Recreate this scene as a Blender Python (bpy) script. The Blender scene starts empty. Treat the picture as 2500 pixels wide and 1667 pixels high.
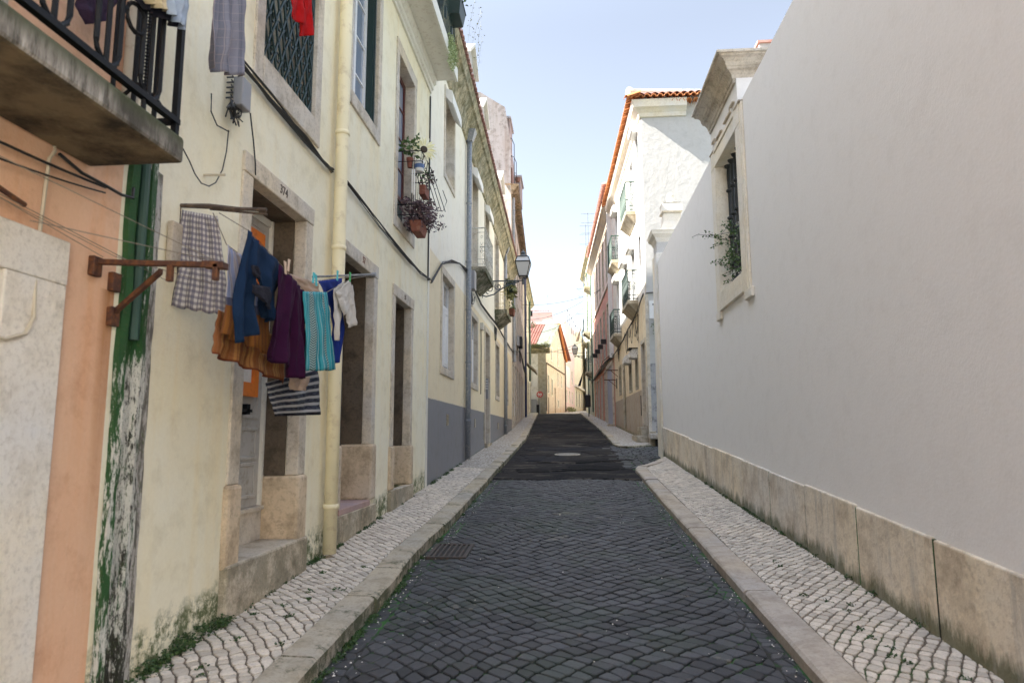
import bpy, bmesh, math, random
from mathutils import Vector, Matrix, noise
random.seed(7)
S = bpy.context.scene
C = bpy.data.collections.new("street"); S.collection.children.link(C)
R = math.radians
# ---------------------------------------------------------------- camera
CX, CY, FPX = 1250.0, 833.5, 1667.0
YAW, PITCH, ROLL = 0.0819664, 0.1353308, R(-0.2)
CAM = Vector((0, 0, 1.66))
f_ = Vector((-math.sin(YAW)*math.cos(PITCH), math.cos(YAW)*math.cos(PITCH), math.sin(PITCH)))
s_ = f_.cross(Vector((0, 0, 1))).normalized(); u_ = s_.cross(f_)
s2 = s_*math.cos(ROLL)+u_*math.sin(ROLL); u2 = -s_*math.sin(ROLL)+u_*math.cos(ROLL)
cd = bpy.data.cameras.new("camera"); cam = bpy.data.objects.new("camera", cd); C.objects.link(cam)
cd.sensor_width = 36; cd.lens = 36*FPX/2500; cd.clip_start = .05; cd.clip_end = 2000
cam.matrix_world = Matrix(((s2.x, u2.x, -f_.x, CAM.x), (s2.y, u2.y, -f_.y, CAM.y), (s2.z, u2.z, -f_.z, CAM.z), (0, 0, 0, 1)))
cd.dof.use_dof = True; cd.dof.focus_distance = 15.0; cd.dof.aperture_fstop = 2.8
S.camera = cam
# ---------------------------------------------------------------- world, sun, exposure
SUNV = Vector((-1, -.16, .86)).normalized()
EL = math.asin(SUNV.z); AZ = math.atan2(SUNV.x, SUNV.y)
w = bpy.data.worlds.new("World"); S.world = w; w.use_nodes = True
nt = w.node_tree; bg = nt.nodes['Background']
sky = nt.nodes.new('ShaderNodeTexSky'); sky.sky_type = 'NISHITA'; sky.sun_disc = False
sky.sun_elevation = EL; sky.sun_rotation = AZ; sky.altitude = 50; sky.air_density = 1.0; sky.dust_density = 1.0; sky.ozone_density = 1.0
hs = nt.nodes.new('ShaderNodeHueSaturation'); hs.inputs['Saturation'].default_value = .54
nt.links.new(sky.outputs[0], hs.inputs['Color']); # zenith boost added above the view as fill light for the shaded street
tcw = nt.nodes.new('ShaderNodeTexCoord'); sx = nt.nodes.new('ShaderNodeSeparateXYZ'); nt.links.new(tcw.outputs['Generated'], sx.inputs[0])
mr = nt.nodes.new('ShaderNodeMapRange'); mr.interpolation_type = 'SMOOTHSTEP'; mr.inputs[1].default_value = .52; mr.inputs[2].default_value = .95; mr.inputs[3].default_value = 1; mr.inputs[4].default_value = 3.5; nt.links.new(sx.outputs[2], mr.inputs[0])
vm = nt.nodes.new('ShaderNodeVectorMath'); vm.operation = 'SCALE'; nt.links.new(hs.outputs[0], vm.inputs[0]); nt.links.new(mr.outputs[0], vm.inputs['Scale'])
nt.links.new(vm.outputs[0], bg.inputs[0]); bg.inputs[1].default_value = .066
sd = bpy.data.lights.new("sun", 'SUN'); sd.energy = 5.0; sd.angle = R(.53); sd.color = (1, .94, .85)
sun = bpy.data.objects.new("sun", sd); C.objects.link(sun); sun.rotation_euler = SUNV.to_track_quat('Z', 'Y').to_euler()
S.view_settings.view_transform = 'Standard'; S.view_settings.look = 'None'; S.view_settings.gamma = 1; S.view_settings.exposure = 2.33
S.render.engine = 'CYCLES'; S.cycles.max_bounces = 8; S.cycles.diffuse_bounces = 6
S.cycles.use_denoising = True
S.render.resolution_x = 1024; S.render.resolution_y = 682

# ---------------------------------------------------------------- helpers: turn a spot of the photograph into a point on a real plane
def ray(x, y): return s2*((x-CX)/FPX) + u2*(-(y-CY)/FPX) + f_
def onX(x, y, X): d = ray(x, y); return CAM + d*((X-CAM.x)/d.x)
def onY(x, y, Y): d = ray(x, y); return CAM + d*((Y-CAM.y)/d.y)
def z4(pts): return [(400+a/2.614, 450+b/2.614) for a, b in pts]
def z2(pts): return [(400+a/3.136, b/3.136) for a, b in pts]

def road_z(y): return .06*y-.07 if y < 57 else 3.35+.042*(min(y, 130)-57)
def pav_zl(y): return road_z(y)+.12
def pav_zr(y): return road_z(y)+.09

# ---------------------------------------------------------------- materials
MATS = {}
def new_mat(name):
    m = bpy.data.materials.new(name); m.use_nodes = True
    return m, m.node_tree.nodes, m.node_tree.links, m.node_tree.nodes['Principled BSDF']
def N(nodes, t, **kw):
    n = nodes.new(t)
    for k, v in kw.items():
        if k in n.inputs.keys() if hasattr(n.inputs, 'keys') else False: n.inputs[k].default_value = v
        else: setattr(n, k, v)
    return n
def noise_node(nd, lk, vec, scale, detail=5, rough=.6, stretch=None):
    if stretch:
        mp = nd.new('ShaderNodeMapping'); mp.inputs['Scale'].default_value = stretch; lk.new(vec, mp.inputs[0]); vec = mp.outputs[0]
    n = nd.new('ShaderNodeTexNoise'); n.inputs['Scale'].default_value = scale; n.inputs['Detail'].default_value = detail
    n.inputs['Roughness'].default_value = rough; lk.new(vec, n.inputs['Vector']); return n.outputs['Fac']
def ramp(nd, lk, fac, a, b, ca=0., cb=1.):
    r = nd.new('ShaderNodeMapRange'); r.clamp = True
    r.inputs[1].default_value = a; r.inputs[2].default_value = b; r.inputs[3].default_value = ca; r.inputs[4].default_value = cb
    lk.new(fac, r.inputs[0]); return r.outputs[0]
def mathn(nd, lk, op, a, b=None, clamp=False):
    m = nd.new('ShaderNodeMath'); m.operation = op; m.use_clamp = clamp
    for i, v in enumerate((a, b)):
        if v is None: continue
        if isinstance(v, (int, float)): m.inputs[i].default_value = v
        else: lk.new(v, m.inputs[i])
    return m.outputs[0]
def mixc(nd, lk, fac, a, b, mode='MIX'):
    m = nd.new('ShaderNodeMix'); m.data_type = 'RGBA'; m.blend_type = mode
    if isinstance(fac, (int, float)): m.inputs[0].default_value = fac
    else: lk.new(fac, m.inputs[0])
    for i, v in ((6, a), (7, b)):
        if isinstance(v, (tuple, list)): m.inputs[i].default_value = (*v[:3], 1)
        else: lk.new(v, m.inputs[i])
    return m.outputs[2]
def bump(nd, lk, b, h, strength=.3, dist=.02):
    n = nd.new('ShaderNodeBump'); n.inputs['Strength'].default_value = strength; n.inputs['Distance'].default_value = dist
    lk.new(h, n.inputs['Height']); lk.new(n.outputs[0], b.inputs['Normal'])
def gh(nd, lk):          # world position and height above the sloping street
    g = nd.new('ShaderNodeNewGeometry'); s = nd.new('ShaderNodeSeparateXYZ'); lk.new(g.outputs['Position'], s.inputs[0])
    h = mathn(nd, lk, 'SUBTRACT', s.outputs[2], mathn(nd, lk, 'MULTIPLY', s.outputs[1], .06))
    return g.outputs['Position'], h, s
def plaster(name, col, dirt=(.25, .21, .15), amt=.35, streak=.3, foot=.45, moss=0., bs=.25, var=None, low=None, high=None, zlow=None, zhigh=None, peel=0., rust=0):
    m, nd, lk, b = new_mat(name)
    pos, h, s = gh(nd, lk)
    big = noise_node(nd, lk, pos, .7, 6, .65); med = noise_node(nd, lk, pos, 4, 6, .7); fine = noise_node(nd, lk, pos, 45, 3, .6)
    st = noise_node(nd, lk, pos, 1, 5, .7, (3.2, 3.2, .22))
    c = col
    if zlow is not None:     # a painted lower band, ragged edge
        e = mathn(nd, lk, 'ADD', s.outputs[2], mathn(nd, lk, 'MULTIPLY', med, .05))
        c = mixc(nd, lk, ramp(nd, lk, e, zlow, zlow+.02), low, c)
    if zhigh is not None:
        c = mixc(nd, lk, ramp(nd, lk, s.outputs[2], zhigh, zhigh+.03), c, high)
    v = var or tuple(min(1, x*1.12) for x in col)
    if zlow is None and zhigh is None: c = mixc(nd, lk, ramp(nd, lk, big, .35, .7), c, v)
    c = mixc(nd, lk, ramp(nd, lk, med, .5, .68, 0, amt), c, dirt, 'MULTIPLY') if amt else c
    d2 = tuple(min(1., x*1.9+.15) for x in dirt)
    c = mixc(nd, lk, ramp(nd, lk, st, .5, .67, 0, streak), c, d2, 'MULTIPLY')
    c = mixc(nd, lk, ramp(nd, lk, fine, .3, .8, 0, .10), c, dirt, 'MULTIPLY')
    if rust:
        rm = mathn(nd, lk, 'MULTIPLY', ramp(nd, lk, s.outputs[1], 3.40, 3.47), ramp(nd, lk, s.outputs[2], 1.0, 2.3)); rm = mathn(nd, lk, 'MULTIPLY', rm, mathn(nd, lk, 'LESS_THAN', s.outputs[2], 2.45)); c = mixc(nd, lk, mathn(nd, lk, 'MULTIPLY', rm, ramp(nd, lk, st, .35, .6, .2, .8)), c, (.34, .13, .03))
    if peel:
        pl = ramp(nd, lk, mathn(nd, lk, 'ADD', mathn(nd, lk, 'MULTIPLY', med, .6), mathn(nd, lk, 'MULTIPLY', big, .4)), .57, .58, 0, peel)
        c = mixc(nd, lk, pl, c, (.42, .37, .3))
    if foot:
        ft = mathn(nd, lk, 'SUBTRACT', mathn(nd, lk, 'MULTIPLY', st, foot*2.2), h)
        ft = mathn(nd, lk, 'ADD', ft, mathn(nd, lk, 'MULTIPLY', mathn(nd, lk, 'SUBTRACT', med, .5), .5))
        c = mixc(nd, lk, ramp(nd, lk, ft, -.1, .8, 0, .75), c, tuple(x*1.3+.06 for x in dirt), 'MULTIPLY')
    if moss:
        ms = mathn(nd, lk, 'SUBTRACT', mathn(nd, lk, 'MULTIPLY', mathn(nd, lk, 'ADD', med, big), moss), h)
        c = mixc(nd, lk, mathn(nd, lk, 'MULTIPLY', ramp(nd, lk, ms, -.06, .06, 0, .9), ramp(nd, lk, noise_node(nd, lk, pos, 9, 6, .8), .42, .55)), c, (.055, .085, .02))
    lk.new(c, b.inputs['Base Color']); b.inputs['Roughness'].default_value = .9
    b.inputs['Specular IOR Level'].default_value = .25
    hh = mathn(nd, lk, 'ADD', mathn(nd, lk, 'MULTIPLY', med, 1.0), mathn(nd, lk, 'MULTIPLY', fine, .35))
    bump(nd, lk, b, hh, bs, .03)
    MATS[name] = m; return m
def stone(name, col, dark=(.12, .1, .08), amt=.6, scale=6, bs=.4, moss=0., rough=.85, foot=0.):
    m, nd, lk, b = new_mat(name); pos, h, s = gh(nd, lk)
    a = noise_node(nd, lk, pos, scale, 8, .7); f = noise_node(nd, lk, pos, scale*9, 4, .7); g = noise_node(nd, lk, pos, scale*.25, 4, .6)
    c = mixc(nd, lk, ramp(nd, lk, g, .35, .65), col, tuple(min(1, x*y) for x, y in zip(col, (1.18, 1.08, .9))))
    c = mixc(nd, lk, ramp(nd, lk, a, .47, .66, 0, amt), c, dark); c = mixc(nd, lk, ramp(nd, lk, noise_node(nd, lk, pos, scale*3, 8, .85), .54, .62, 0, amt*.6), c, dark)
    c = mixc(nd, lk, ramp(nd, lk, f, .5, .7, 0, .4), c, dark)
    if foot:
        ft = mathn(nd, lk, 'SUBTRACT', mathn(nd, lk, 'MULTIPLY', noise_node(nd, lk, pos, 1, 6, .8, (5, 5, 1.2)), foot), h)
        c = mixc(nd, lk, ramp(nd, lk, ft, .06, .16, 0, .75), c, (.035, .055, .014)); stx = noise_node(nd, lk, pos, 1, 6, .75, (7, 7, .6)); c = mixc(nd, lk, ramp(nd, lk, stx, .52, .66, 0, .55), c, tuple(x*.55 for x in col))
    if moss:
        g0 = nd.new('ShaderNodeNewGeometry'); sn = nd.new('ShaderNodeSeparateXYZ'); lk.new(g0.outputs['Normal'], sn.inputs[0])
        side = mathn(nd, lk, 'MULTIPLY', mathn(nd, lk, 'SUBTRACT', 1, sn.outputs[2], True), .11)
        mm = mathn(nd, lk, 'MULTIPLY', ramp(nd, lk, mathn(nd, lk, 'ADD', noise_node(nd, lk, pos, 3.2, 9, .85), side), .55, .63), moss)
        c = mixc(nd, lk, mm, c, (.032, .048, .014))
    lk.new(c, b.inputs['Base Color']); b.inputs['Roughness'].default_value = rough; b.inputs['Specular IOR Level'].default_value = .3
    bump(nd, lk, b, mathn(nd, lk, 'ADD', a, mathn(nd, lk, 'MULTIPLY', f, .5)), bs, .02)
    MATS[name] = m; return m
def paint(name, col, rough=.5, metal=0., wear=None, wamt=.4, scale=14, bs=.1, spec=.5):
    m, nd, lk, b = new_mat(name); tc = nd.new('ShaderNodeTexCoord'); p = tc.outputs['Object']
    a = noise_node(nd, lk, p, scale, 6, .7); g = noise_node(nd, lk, p, 1.7, 4, .6)
    c = mixc(nd, lk, ramp(nd, lk, g, .3, .7, 0, .35), col, tuple(x*.75 for x in col))
    if wear: c = mixc(nd, lk, ramp(nd, lk, a, .56-.12*wamt, .68-.1*wamt, 0, .9), c, wear)
    lk.new(c, b.inputs['Base Color']); b.inputs['Roughness'].default_value = rough; b.inputs['Metallic'].default_value = metal
    b.inputs['Specular IOR Level'].default_value = spec
    bump(nd, lk, b, a, bs, .01); MATS[name] = m; return m

plaster('p_yellow', (.83, .755, .54), (.45, .38, .24), .22, .34, .07, .30, .18, var=(.83, .795, .65))
plaster('p_orange', (.74, .45, .29), (.5, .32, .2), .3, .35, .15, .1, .3, var=(.74, .50, .34), rust=1)
plaster('p_cream', (.78, .68, .48), (.48, .41, .3), .18, .25, .0, .05, .2, low=(.235, .235, .245), zlow=2.33, high=(.82, .775, .66), zhigh=5.05)
plaster('p_white', (.80, .775, .74), (.55, .51, .46), .09, .26, .0, 0, .14, var=(.80, .775, .745))
plaster('p_white_rough', (.52, .51, .49), (.4, .38, .34), .18, .25, .0, 0, .6, var=(.49, .48, .46))
plaster('p_house', (.72, .62, .44), (.4, .32, .22), .4, .6, .4, .1, .35, low=(.40, .34, .27), zlow=3.2, high=(.70, .69, .66), zhigh=6.3)
plaster('p_pink', (.66, .36, .30), (.4, .28, .22), .3, .35, .2, 0, .2, low=(.56, .27, .19), zlow=5.5, high=(.78, .66, .60), zhigh=9.5)
plaster('p_greenish', (.70, .72, .60), (.35, .32, .22), .4, .6, .3, 0, .3)
plaster('p_grey', (.30, .285, .28), (.25, .2, .16), .6, .7, .0, 0, .4, peel=.2, var=(.33, .31, .305))
plaster('p_old', (.64, .60, .53), (.25, .2, .14), .6, .6, .4, 0, .4)
plaster('p_peach', (.60, .51, .42), (.45, .3, .18), .5, .6, .3, 0, .3, peel=.15)
plaster('p_palepink', (.74, .57, .53), (.5, .4, .35), .3, .3, .2, 0, .2)
plaster('p_paleyellow', (.74, .69, .55), (.5, .42, .3), .3, .3, .2, 0, .2)
plaster('p_pilaster', (.72, .70, .66), (.3, .27, .2), .5, .6, .3, 0, .4)
stone('s_frame', (.56, .52, .46), (.20, .17, .14), .55, 5, .35)
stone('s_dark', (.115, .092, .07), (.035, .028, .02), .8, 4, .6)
stone('s_block', (.56, .475, .375), (.20, .15, .10), .7, 2.4, .5)
stone('s_step', (.50, .445, .365), (.16, .13, .095), .6, 3.5, .6, .4)
stone('s_grey', (.46, .42, .37), (.2, .17, .14), .6, 7, .4)
stone('s_balcony', (.40, .37, .31), (.035, .035, .02), .85, 3, .6, .75)
stone('s_concrete', (.42, .39, .33), (.16, .13, .09), .6, 3, .4, .15)
stone('s_plinth', (.67, .625, .555), (.30, .23, .165), .6, 2.6, .7, foot=.50)
stone('s_cover', (.26, .25, .23), (.1, .09, .08), .6, 12, .5)
stone('s_pale', (.68, .665, .64), (.35, .31, .26), .4, 4, .6)
stone('s_cornice', (.56, .52, .465), (.16, .13, .10), .6, 3.5, .4)
stone('s_kerb', (.38, .345, .29), (.13, .12, .08), .5, 4, .5, .8)
stone('s_kerb2', (.42, .375, .33), (.20, .17, .14), .6, 4, .5, .15)
stone('s_white', (.70, .68, .64), (.45, .4, .3), .3, 4, .3)
stone('s_eave', (.44, .40, .30), (.10, .085, .035), .85, 6, .5, .5)
stone('s_brownEave', (.30, .22, .15), (.05, .04, .02), .85, 6, .6, .3)
paint('m_black', (.004, .005, .007), .6, 0, (.012, .011, .01), .2, spec=.25)
paint('m_green', (.008, .028, .025), .45, 0, (.02, .03, .03), .2)
paint('m_green2', (.03, .07, .055), .5, 0, (.1, .12, .1), .2)
paint('m_greenpale', (.13, .23, .18), .5, 0, (.3, .32, .28), .3)
paint('m_iron', (.06, .075, .085), .5, 0, (.12, .1, .09), .3)
paint('m_bar', (.012, .016, .016), .55, 0, (.03, .03, .03), .3)
paint('m_rust', (.075, .03, .018), .8, 0, (.16, .06, .02), .8, 20, .4)
paint('m_grate', (.045, .036, .03), .7, 0, (.09, .05, .03), .5, 20, .3)
paint('m_zinc', (.24, .26, .29), .55, .3, (.40, .40, .38), .5, 22)
paint('m_bluepole', (.03, .045, .12), .5, 0, (.13, .14, .17), .2)
paint('m_greenpipe', (.03, .075, .055), .5, 0)
paint('pipe_yellow', (.84, .75, .50), .5, 0, (.62, .52, .33), .35, 6)
paint('w_white', (.74, .74, .73), .45, 0, (.6, .58, .54), .2)
paint('w_ivory', (.72, .70, .62), .5, 0, (.55, .5, .42), .2)
paint('w_red', (.09, .02, .015), .4)
paint('w_brown', (.085, .06, .045), .6, 0, (.12, .09, .07), .4)
paint('w_brown2', (.17, .13, .1), .6, 0, (.22, .18, .14), .4)
paint('d_grey', (.44, .42, .385), .6, 0, (.30, .27, .22), .35, 7, .2)
paint('d_blue', (.40, .42, .50), .7, 0, (.33, .34, .38), .3)
paint('m_orange', (.78, .20, .02), .45, 0, (.55, .13, .02), .2)
paint('m_orange2', (.50, .10, .025), .5)
paint('plastic_grey', (.28, .28, .29), .5)
paint('box_white', (.76, .75, .72), .5)
paint('box_dirty', (.66, .64, .60), .5, 0, (.15, .13, .11), .45, 18)
paint('cab_grey', (.36, .37, .38), .5)
paint('bin_black', (.01, .01, .011), .5)
paint('plastic_teal', (.08, .45, .50), .4); paint('plastic_green', (.06, .35, .12), .4); paint('wood_pale', (.55, .42, .32), .7)
paint('m_cable', (.02, .02, .02), .6); paint('m_cablepale', (.55, .48, .36), .6); paint('m_cord', (.22, .18, .13), .8)
paint('wood_dark', (.07, .05, .038), .85, 0, (.14, .10, .07), .6, 25, .5)
paint('terracotta', (.20, .065, .04), .8, 0, (.26, .12, .08), .4)
paint('m_red', (.50, .02, .02), .5, 0, (.6, .45, .42), .15, 30); paint('m_whiteplain', (.75, .73, .7), .5)
paint('sun_yellow', (.80, .72, .30), .7); paint('sun_dark', (.05, .035, .02), .8); paint('pot_white', (.7, .7, .68), .3); paint('pot_blue', (.08, .14, .3), .3)
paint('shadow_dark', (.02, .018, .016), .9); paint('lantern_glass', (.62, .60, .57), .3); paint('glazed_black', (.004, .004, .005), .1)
paint('brown_panel', (.16, .085, .06), .7)
def glass(name, col, rough=.06):
    m, nd, lk, b = new_mat(name); b.inputs['Base Color'].default_value = (*col, 1); b.inputs['Roughness'].default_value = rough
    b.inputs['Specular IOR Level'].default_value = .9; b.inputs['Coat Weight'].default_value = .6; b.inputs['Coat Roughness'].default_value = .03
    tc = nd.new('ShaderNodeTexCoord'); bump(nd, lk, b, noise_node(nd, lk, tc.outputs['Object'], 2.5, 2), .06, .02)
    MATS[name] = m
glass('g_dark', (.03, .035, .045)); glass('g_sky', (.25, .30, .38)); glass('g_curtain', (.35, .35, .34), .15)
def tiles(name, a, bcol):
    m, nd, lk, b = new_mat(name); g = nd.new('ShaderNodeNewGeometry'); p = g.outputs['Position']
    v = noise_node(nd, lk, p, 3, 5, .7); f = noise_node(nd, lk, p, 30, 3, .7)
    c = mixc(nd, lk, ramp(nd, lk, v, .35, .65), a, bcol); c = mixc(nd, lk, ramp(nd, lk, f, .5, .8, 0, .5), c, tuple(x*.45 for x in a))
    lk.new(c, b.inputs['Base Color']); b.inputs['Roughness'].default_value = .85; bump(nd, lk, b, f, .3, .01); MATS[name] = m
tiles('tile_red', (.17, .05, .035), (.22, .09, .065)); tiles('tile_orange', (.50, .17, .05), (.56, .23, .09)); tiles('tile_pale', (.40, .20, .16), (.48, .30, .25))
tiles('slate', (.11, .125, .095), (.16, .17, .14))
def leafm(name, a, b2):
    m, nd, lk, b = new_mat(name); oi = nd.new('ShaderNodeNewGeometry')
    c = mixc(nd, lk, oi.outputs['Random Per Island'], a, b2); lk.new(c, b.inputs['Base Color']); b.inputs['Roughness'].default_value = .6
    b.inputs['Subsurface Weight'].default_value = 0; MATS[name] = m
leafm('leaf', (.035, .08, .02), (.10, .17, .045)); leafm('leaf_pale', (.22, .30, .12), (.42, .48, .26)); leafm('leaf_purple', (.07, .045, .055), (.17, .11, .12))
leafm('leaf_dry', (.12, .13, .04), (.25, .24, .10)); leafm('petal', (.80, .80, .72), (.85, .85, .8)); leafm('petal_y', (.80, .76, .45), (.82, .80, .66)); leafm('moss', (.02, .055, .012), (.05, .10, .02))
# fabrics, patterned by UV
def fabric(name, build, rough=.9):
    m, nd, lk, b = new_mat(name); uv = nd.new('ShaderNodeUVMap'); s = nd.new('ShaderNodeSeparateXYZ'); lk.new(uv.outputs[0], s.inputs[0])
    c = build(nd, lk, s.outputs[0], s.outputs[1], uv.outputs[0]); fz = noise_node(nd, lk, uv.outputs[0], 60, 3, .7)
    c = mixc(nd, lk, ramp(nd, lk, fz, .4, .8, 0, .25), c, (.5, .5, .5), 'MULTIPLY')
    lk.new(c, b.inputs['Base Color']); b.inputs['Roughness'].default_value = rough; b.inputs['Specular IOR Level'].default_value = .2
    b.inputs['Sheen Weight'].default_value = .0
    bump(nd, lk, b, noise_node(nd, lk, uv.outputs[0], 7, 4, .6), .5, .02); MATS[name] = m
def stripe(nd, lk, x, n, duty, off=0.):
    fr = mathn(nd, lk, 'FRACT', mathn(nd, lk, 'ADD', mathn(nd, lk, 'MULTIPLY', x, n), off))
    return mathn(nd, lk, 'LESS_THAN', fr, duty)
def plain(col): return lambda nd, lk, u, v, uv: mixc(nd, lk, ramp(nd, lk, noise_node(nd, lk, uv, 3, 4), .3, .7), col, tuple(x*.8 for x in col))
def f_gingham(nd, lk, u, v, uv):
    a = stripe(nd, lk, u, 13, .5); b = stripe(nd, lk, v, 17, .5)
    c = mixc(nd, lk, mathn(nd, lk, 'MULTIPLY', a, .62), (.50, .47, .44), (.07, .065, .11)); return mixc(nd, lk, mathn(nd, lk, 'MULTIPLY', b, .62), c, (.10, .09, .14))
def f_plaid(nd, lk, u, v, uv):
    a = stripe(nd, lk, u, 9, .08); b = stripe(nd, lk, v, 11, .06); c = mixc(nd, lk, stripe(nd, lk, u, 4, .4), (.20, .20, .24), (.15, .155, .19))
    return mixc(nd, lk, mathn(nd, lk, 'MULTIPLY', mathn(nd, lk, 'MAXIMUM', a, b), .5), c, (.36, .30, .30))
def f_towel(nd, lk, u, v, uv):     # lilac and blue stripes above, dark band, orange below; v runs 1 (top) to 0
    c = mixc(nd, lk, stripe(nd, lk, u, 5, .45), (.42, .36, .37), (.30, .34, .52)); c = mixc(nd, lk, stripe(nd, lk, u, 14, .2), c, (.52, .48, .48))
    o = mixc(nd, lk, stripe(nd, lk, u, 18, .35), (.30, .12, .03), (.21, .08, .03)); c = mixc(nd, lk, mathn(nd, lk, 'LESS_THAN', v, .33), c, o)
    bd = mathn(nd, lk, 'MULTIPLY', mathn(nd, lk, 'LESS_THAN', v, .42), mathn(nd, lk, 'GREATER_THAN', v, .33))
    return mixc(nd, lk, mathn(nd, lk, 'MULTIPLY', bd, .8), c, (.04, .04, .07))
def f_blanket(nd, lk, u, v, uv):
    c = mixc(nd, lk, stripe(nd, lk, u, 9, .5), (.44, .21, .07), (.27, .10, .035)); c = mixc(nd, lk, stripe(nd, lk, u, 40, .3), c, (.28, .12, .05))
    return mixc(nd, lk, mathn(nd, lk, 'LESS_THAN', v, .05), c, (.18, .05, .02))
def f_cyan(nd, lk, u, v, uv):
    c = mixc(nd, lk, stripe(nd, lk, u, 7, .5), (.012, .20, .25), (.05, .30, .34)); z = mathn(nd, lk, 'FRACT', mathn(nd, lk, 'ADD', mathn(nd, lk, 'MULTIPLY', v, 32), mathn(nd, lk, 'PINGPONG', mathn(nd, lk, 'MULTIPLY', u, 25), 1)))
    zz = mathn(nd, lk, 'LESS_THAN', z, .5); d = mixc(nd, lk, zz, (.03, .07, .08), (.30, .42, .40))
    c = mixc(nd, lk, stripe(nd, lk, u, 16, .15, .3), c, (.28, .42, .42))
    band = stripe(nd, lk, u, 2.0, .26, -.47); return mixc(nd, lk, band, c, d)
def f_bw(nd, lk, u, v, uv):
    ws = mathn(nd, lk, 'ADD', v, mathn(nd, lk, 'MULTIPLY', noise_node(nd, lk, uv, 9, 2), .02))
    nz = noise_node(nd, lk, uv, 22, 3, .8)
    dk = mixc(nd, lk, ramp(nd, lk, nz, .45, .6), (.012, .014, .024), (.06, .065, .09)); c = mixc(nd, lk, stripe(nd, lk, ws, 6.5, .6, .1), (.33, .325, .32), dk)
    return mixc(nd, lk, mathn(nd, lk, 'LESS_THAN', v, .07), c, (.01, .01, .015))
fabric('f_gingham', f_gingham); fabric('f_plaid', f_plaid); fabric('f_towel', f_towel); fabric('f_blanket', f_blanket); fabric('f_cyan', f_cyan); fabric('f_bw', f_bw)
fabric('f_denim', plain((.006, .022, .058))); fabric('f_purple', plain((.030, .0015, .024))); fabric('f_red', plain((.42, .004, .004))); fabric('f_blue', plain((.012, .03, .19)))
fabric('f_white', plain((.62, .58, .52))); fabric('f_beige', plain((.50, .36, .27))); fabric('f_paleblue', plain((.35, .42, .52))); fabric('f_straw', plain((.60, .50, .32))); fabric('f_dark', plain((.02, .02, .03)))
fabric('f_darkpurple', plain((.05, .03, .06)))
# paving
def setts(name, col, jit, rough):
    m, nd, lk, b = new_mat(name); g = nd.new('ShaderNodeNewGeometry'); p = g.outputs['Position']
    f = noise_node(nd, lk, p, 60, 4, .7); big = noise_node(nd, lk, p, .8, 4, .6)
    c = mixc(nd, lk, g.outputs['Random Per Island'], tuple(x*(1-jit) for x in col), tuple(min(1, x*(1+jit)) for x in col))
    c = mixc(nd, lk, ramp(nd, lk, big, .4, .7, 0, .35), c, tuple(x*y for x, y in zip(col, (1.5, 1.4, 1.25))))
    c = mixc(nd, lk, ramp(nd, lk, f, .45, .7, 0, .5), c, tuple(x*.5 for x in col))
    if rough < .7:
        gm = ramp(nd, lk, noise_node(nd, lk, p, 1.1, 6, .7), .5, .62, 0, .22); c = mixc(nd, lk, gm, c, (.03, .06, .02)); c = mixc(nd, lk, ramp(nd, lk, noise_node(nd, lk, p, .9, 7, .75, (1, 1.3, 1)), .63, .66, 0, .6), c, (.17, .15, .12))
    lk.new(c, b.inputs['Base Color']); b.inputs['Roughness'].default_value = rough; b.inputs['Specular IOR Level'].default_value = .22
    bump(nd, lk, b, f, .3, .005); MATS[name] = m
setts('sett_dark', (.056, .057, .061), .42, .6); setts('sett_pale', (.54, .48, .405), .25, .8)
def joint(name, col, mosscol, lo, hi):
    m, nd, lk, b = new_mat(name); g = nd.new('ShaderNodeNewGeometry'); p = g.outputs['Position']
    a = noise_node(nd, lk, p, 1.1, 6, .7); f = noise_node(nd, lk, p, 50, 3, .7)
    c = mixc(nd, lk, ramp(nd, lk, a, lo, hi), col, mosscol); c = mixc(nd, lk, ramp(nd, lk, f, .4, .8, 0, .5), c, tuple(x*.4 for x in col))
    lk.new(c, b.inputs['Base Color']); b.inputs['Roughness'].default_value = .95; bump(nd, lk, b, f, .5, .01); MATS[name] = m
joint('joint_dark', (.022, .021, .018), (.025, .12, .014), .44, .54); joint('joint_pale', (.15, .12, .09), (.035, .075, .015), .54, .62)
def far_paving(name, col, scale, jcol):
    m, nd, lk, b = new_mat(name); g = nd.new('ShaderNodeNewGeometry'); p = g.outputs['Position']
    v = nd.new('ShaderNodeTexVoronoi'); v.feature = 'DISTANCE_TO_EDGE'; v.inputs['Scale'].default_value = scale; lk.new(p, v.inputs['Vector'])
    v2 = nd.new('ShaderNodeTexVoronoi'); v2.inputs['Scale'].default_value = scale; lk.new(p, v2.inputs['Vector'])
    sp = nd.new('ShaderNodeSeparateXYZ'); lk.new(v2.outputs['Color'], sp.inputs[0])
    c = mixc(nd, lk, sp.outputs[0], tuple(x*.8 for x in col), tuple(x*1.12 for x in col)); e = ramp(nd, lk, v.outputs['Distance'], .03, .10)
    big = noise_node(nd, lk, p, .9, 4, .6); c = mixc(nd, lk, ramp(nd, lk, big, .4, .7, 0, .3), c, tuple(x*.6 for x in col))
    c = mixc(nd, lk, e, jcol, c); lk.new(c, b.inputs['Base Color']); b.inputs['Roughness'].default_value = .85; bump(nd, lk, b, e, .5, .01); MATS[name] = m
far_paving('paving_pale', (.47, .43, .37), 13, (.13, .10, .075)); far_paving('paving_dark', (.085, .09, .10), 8, (.015, .015, .015))
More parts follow.
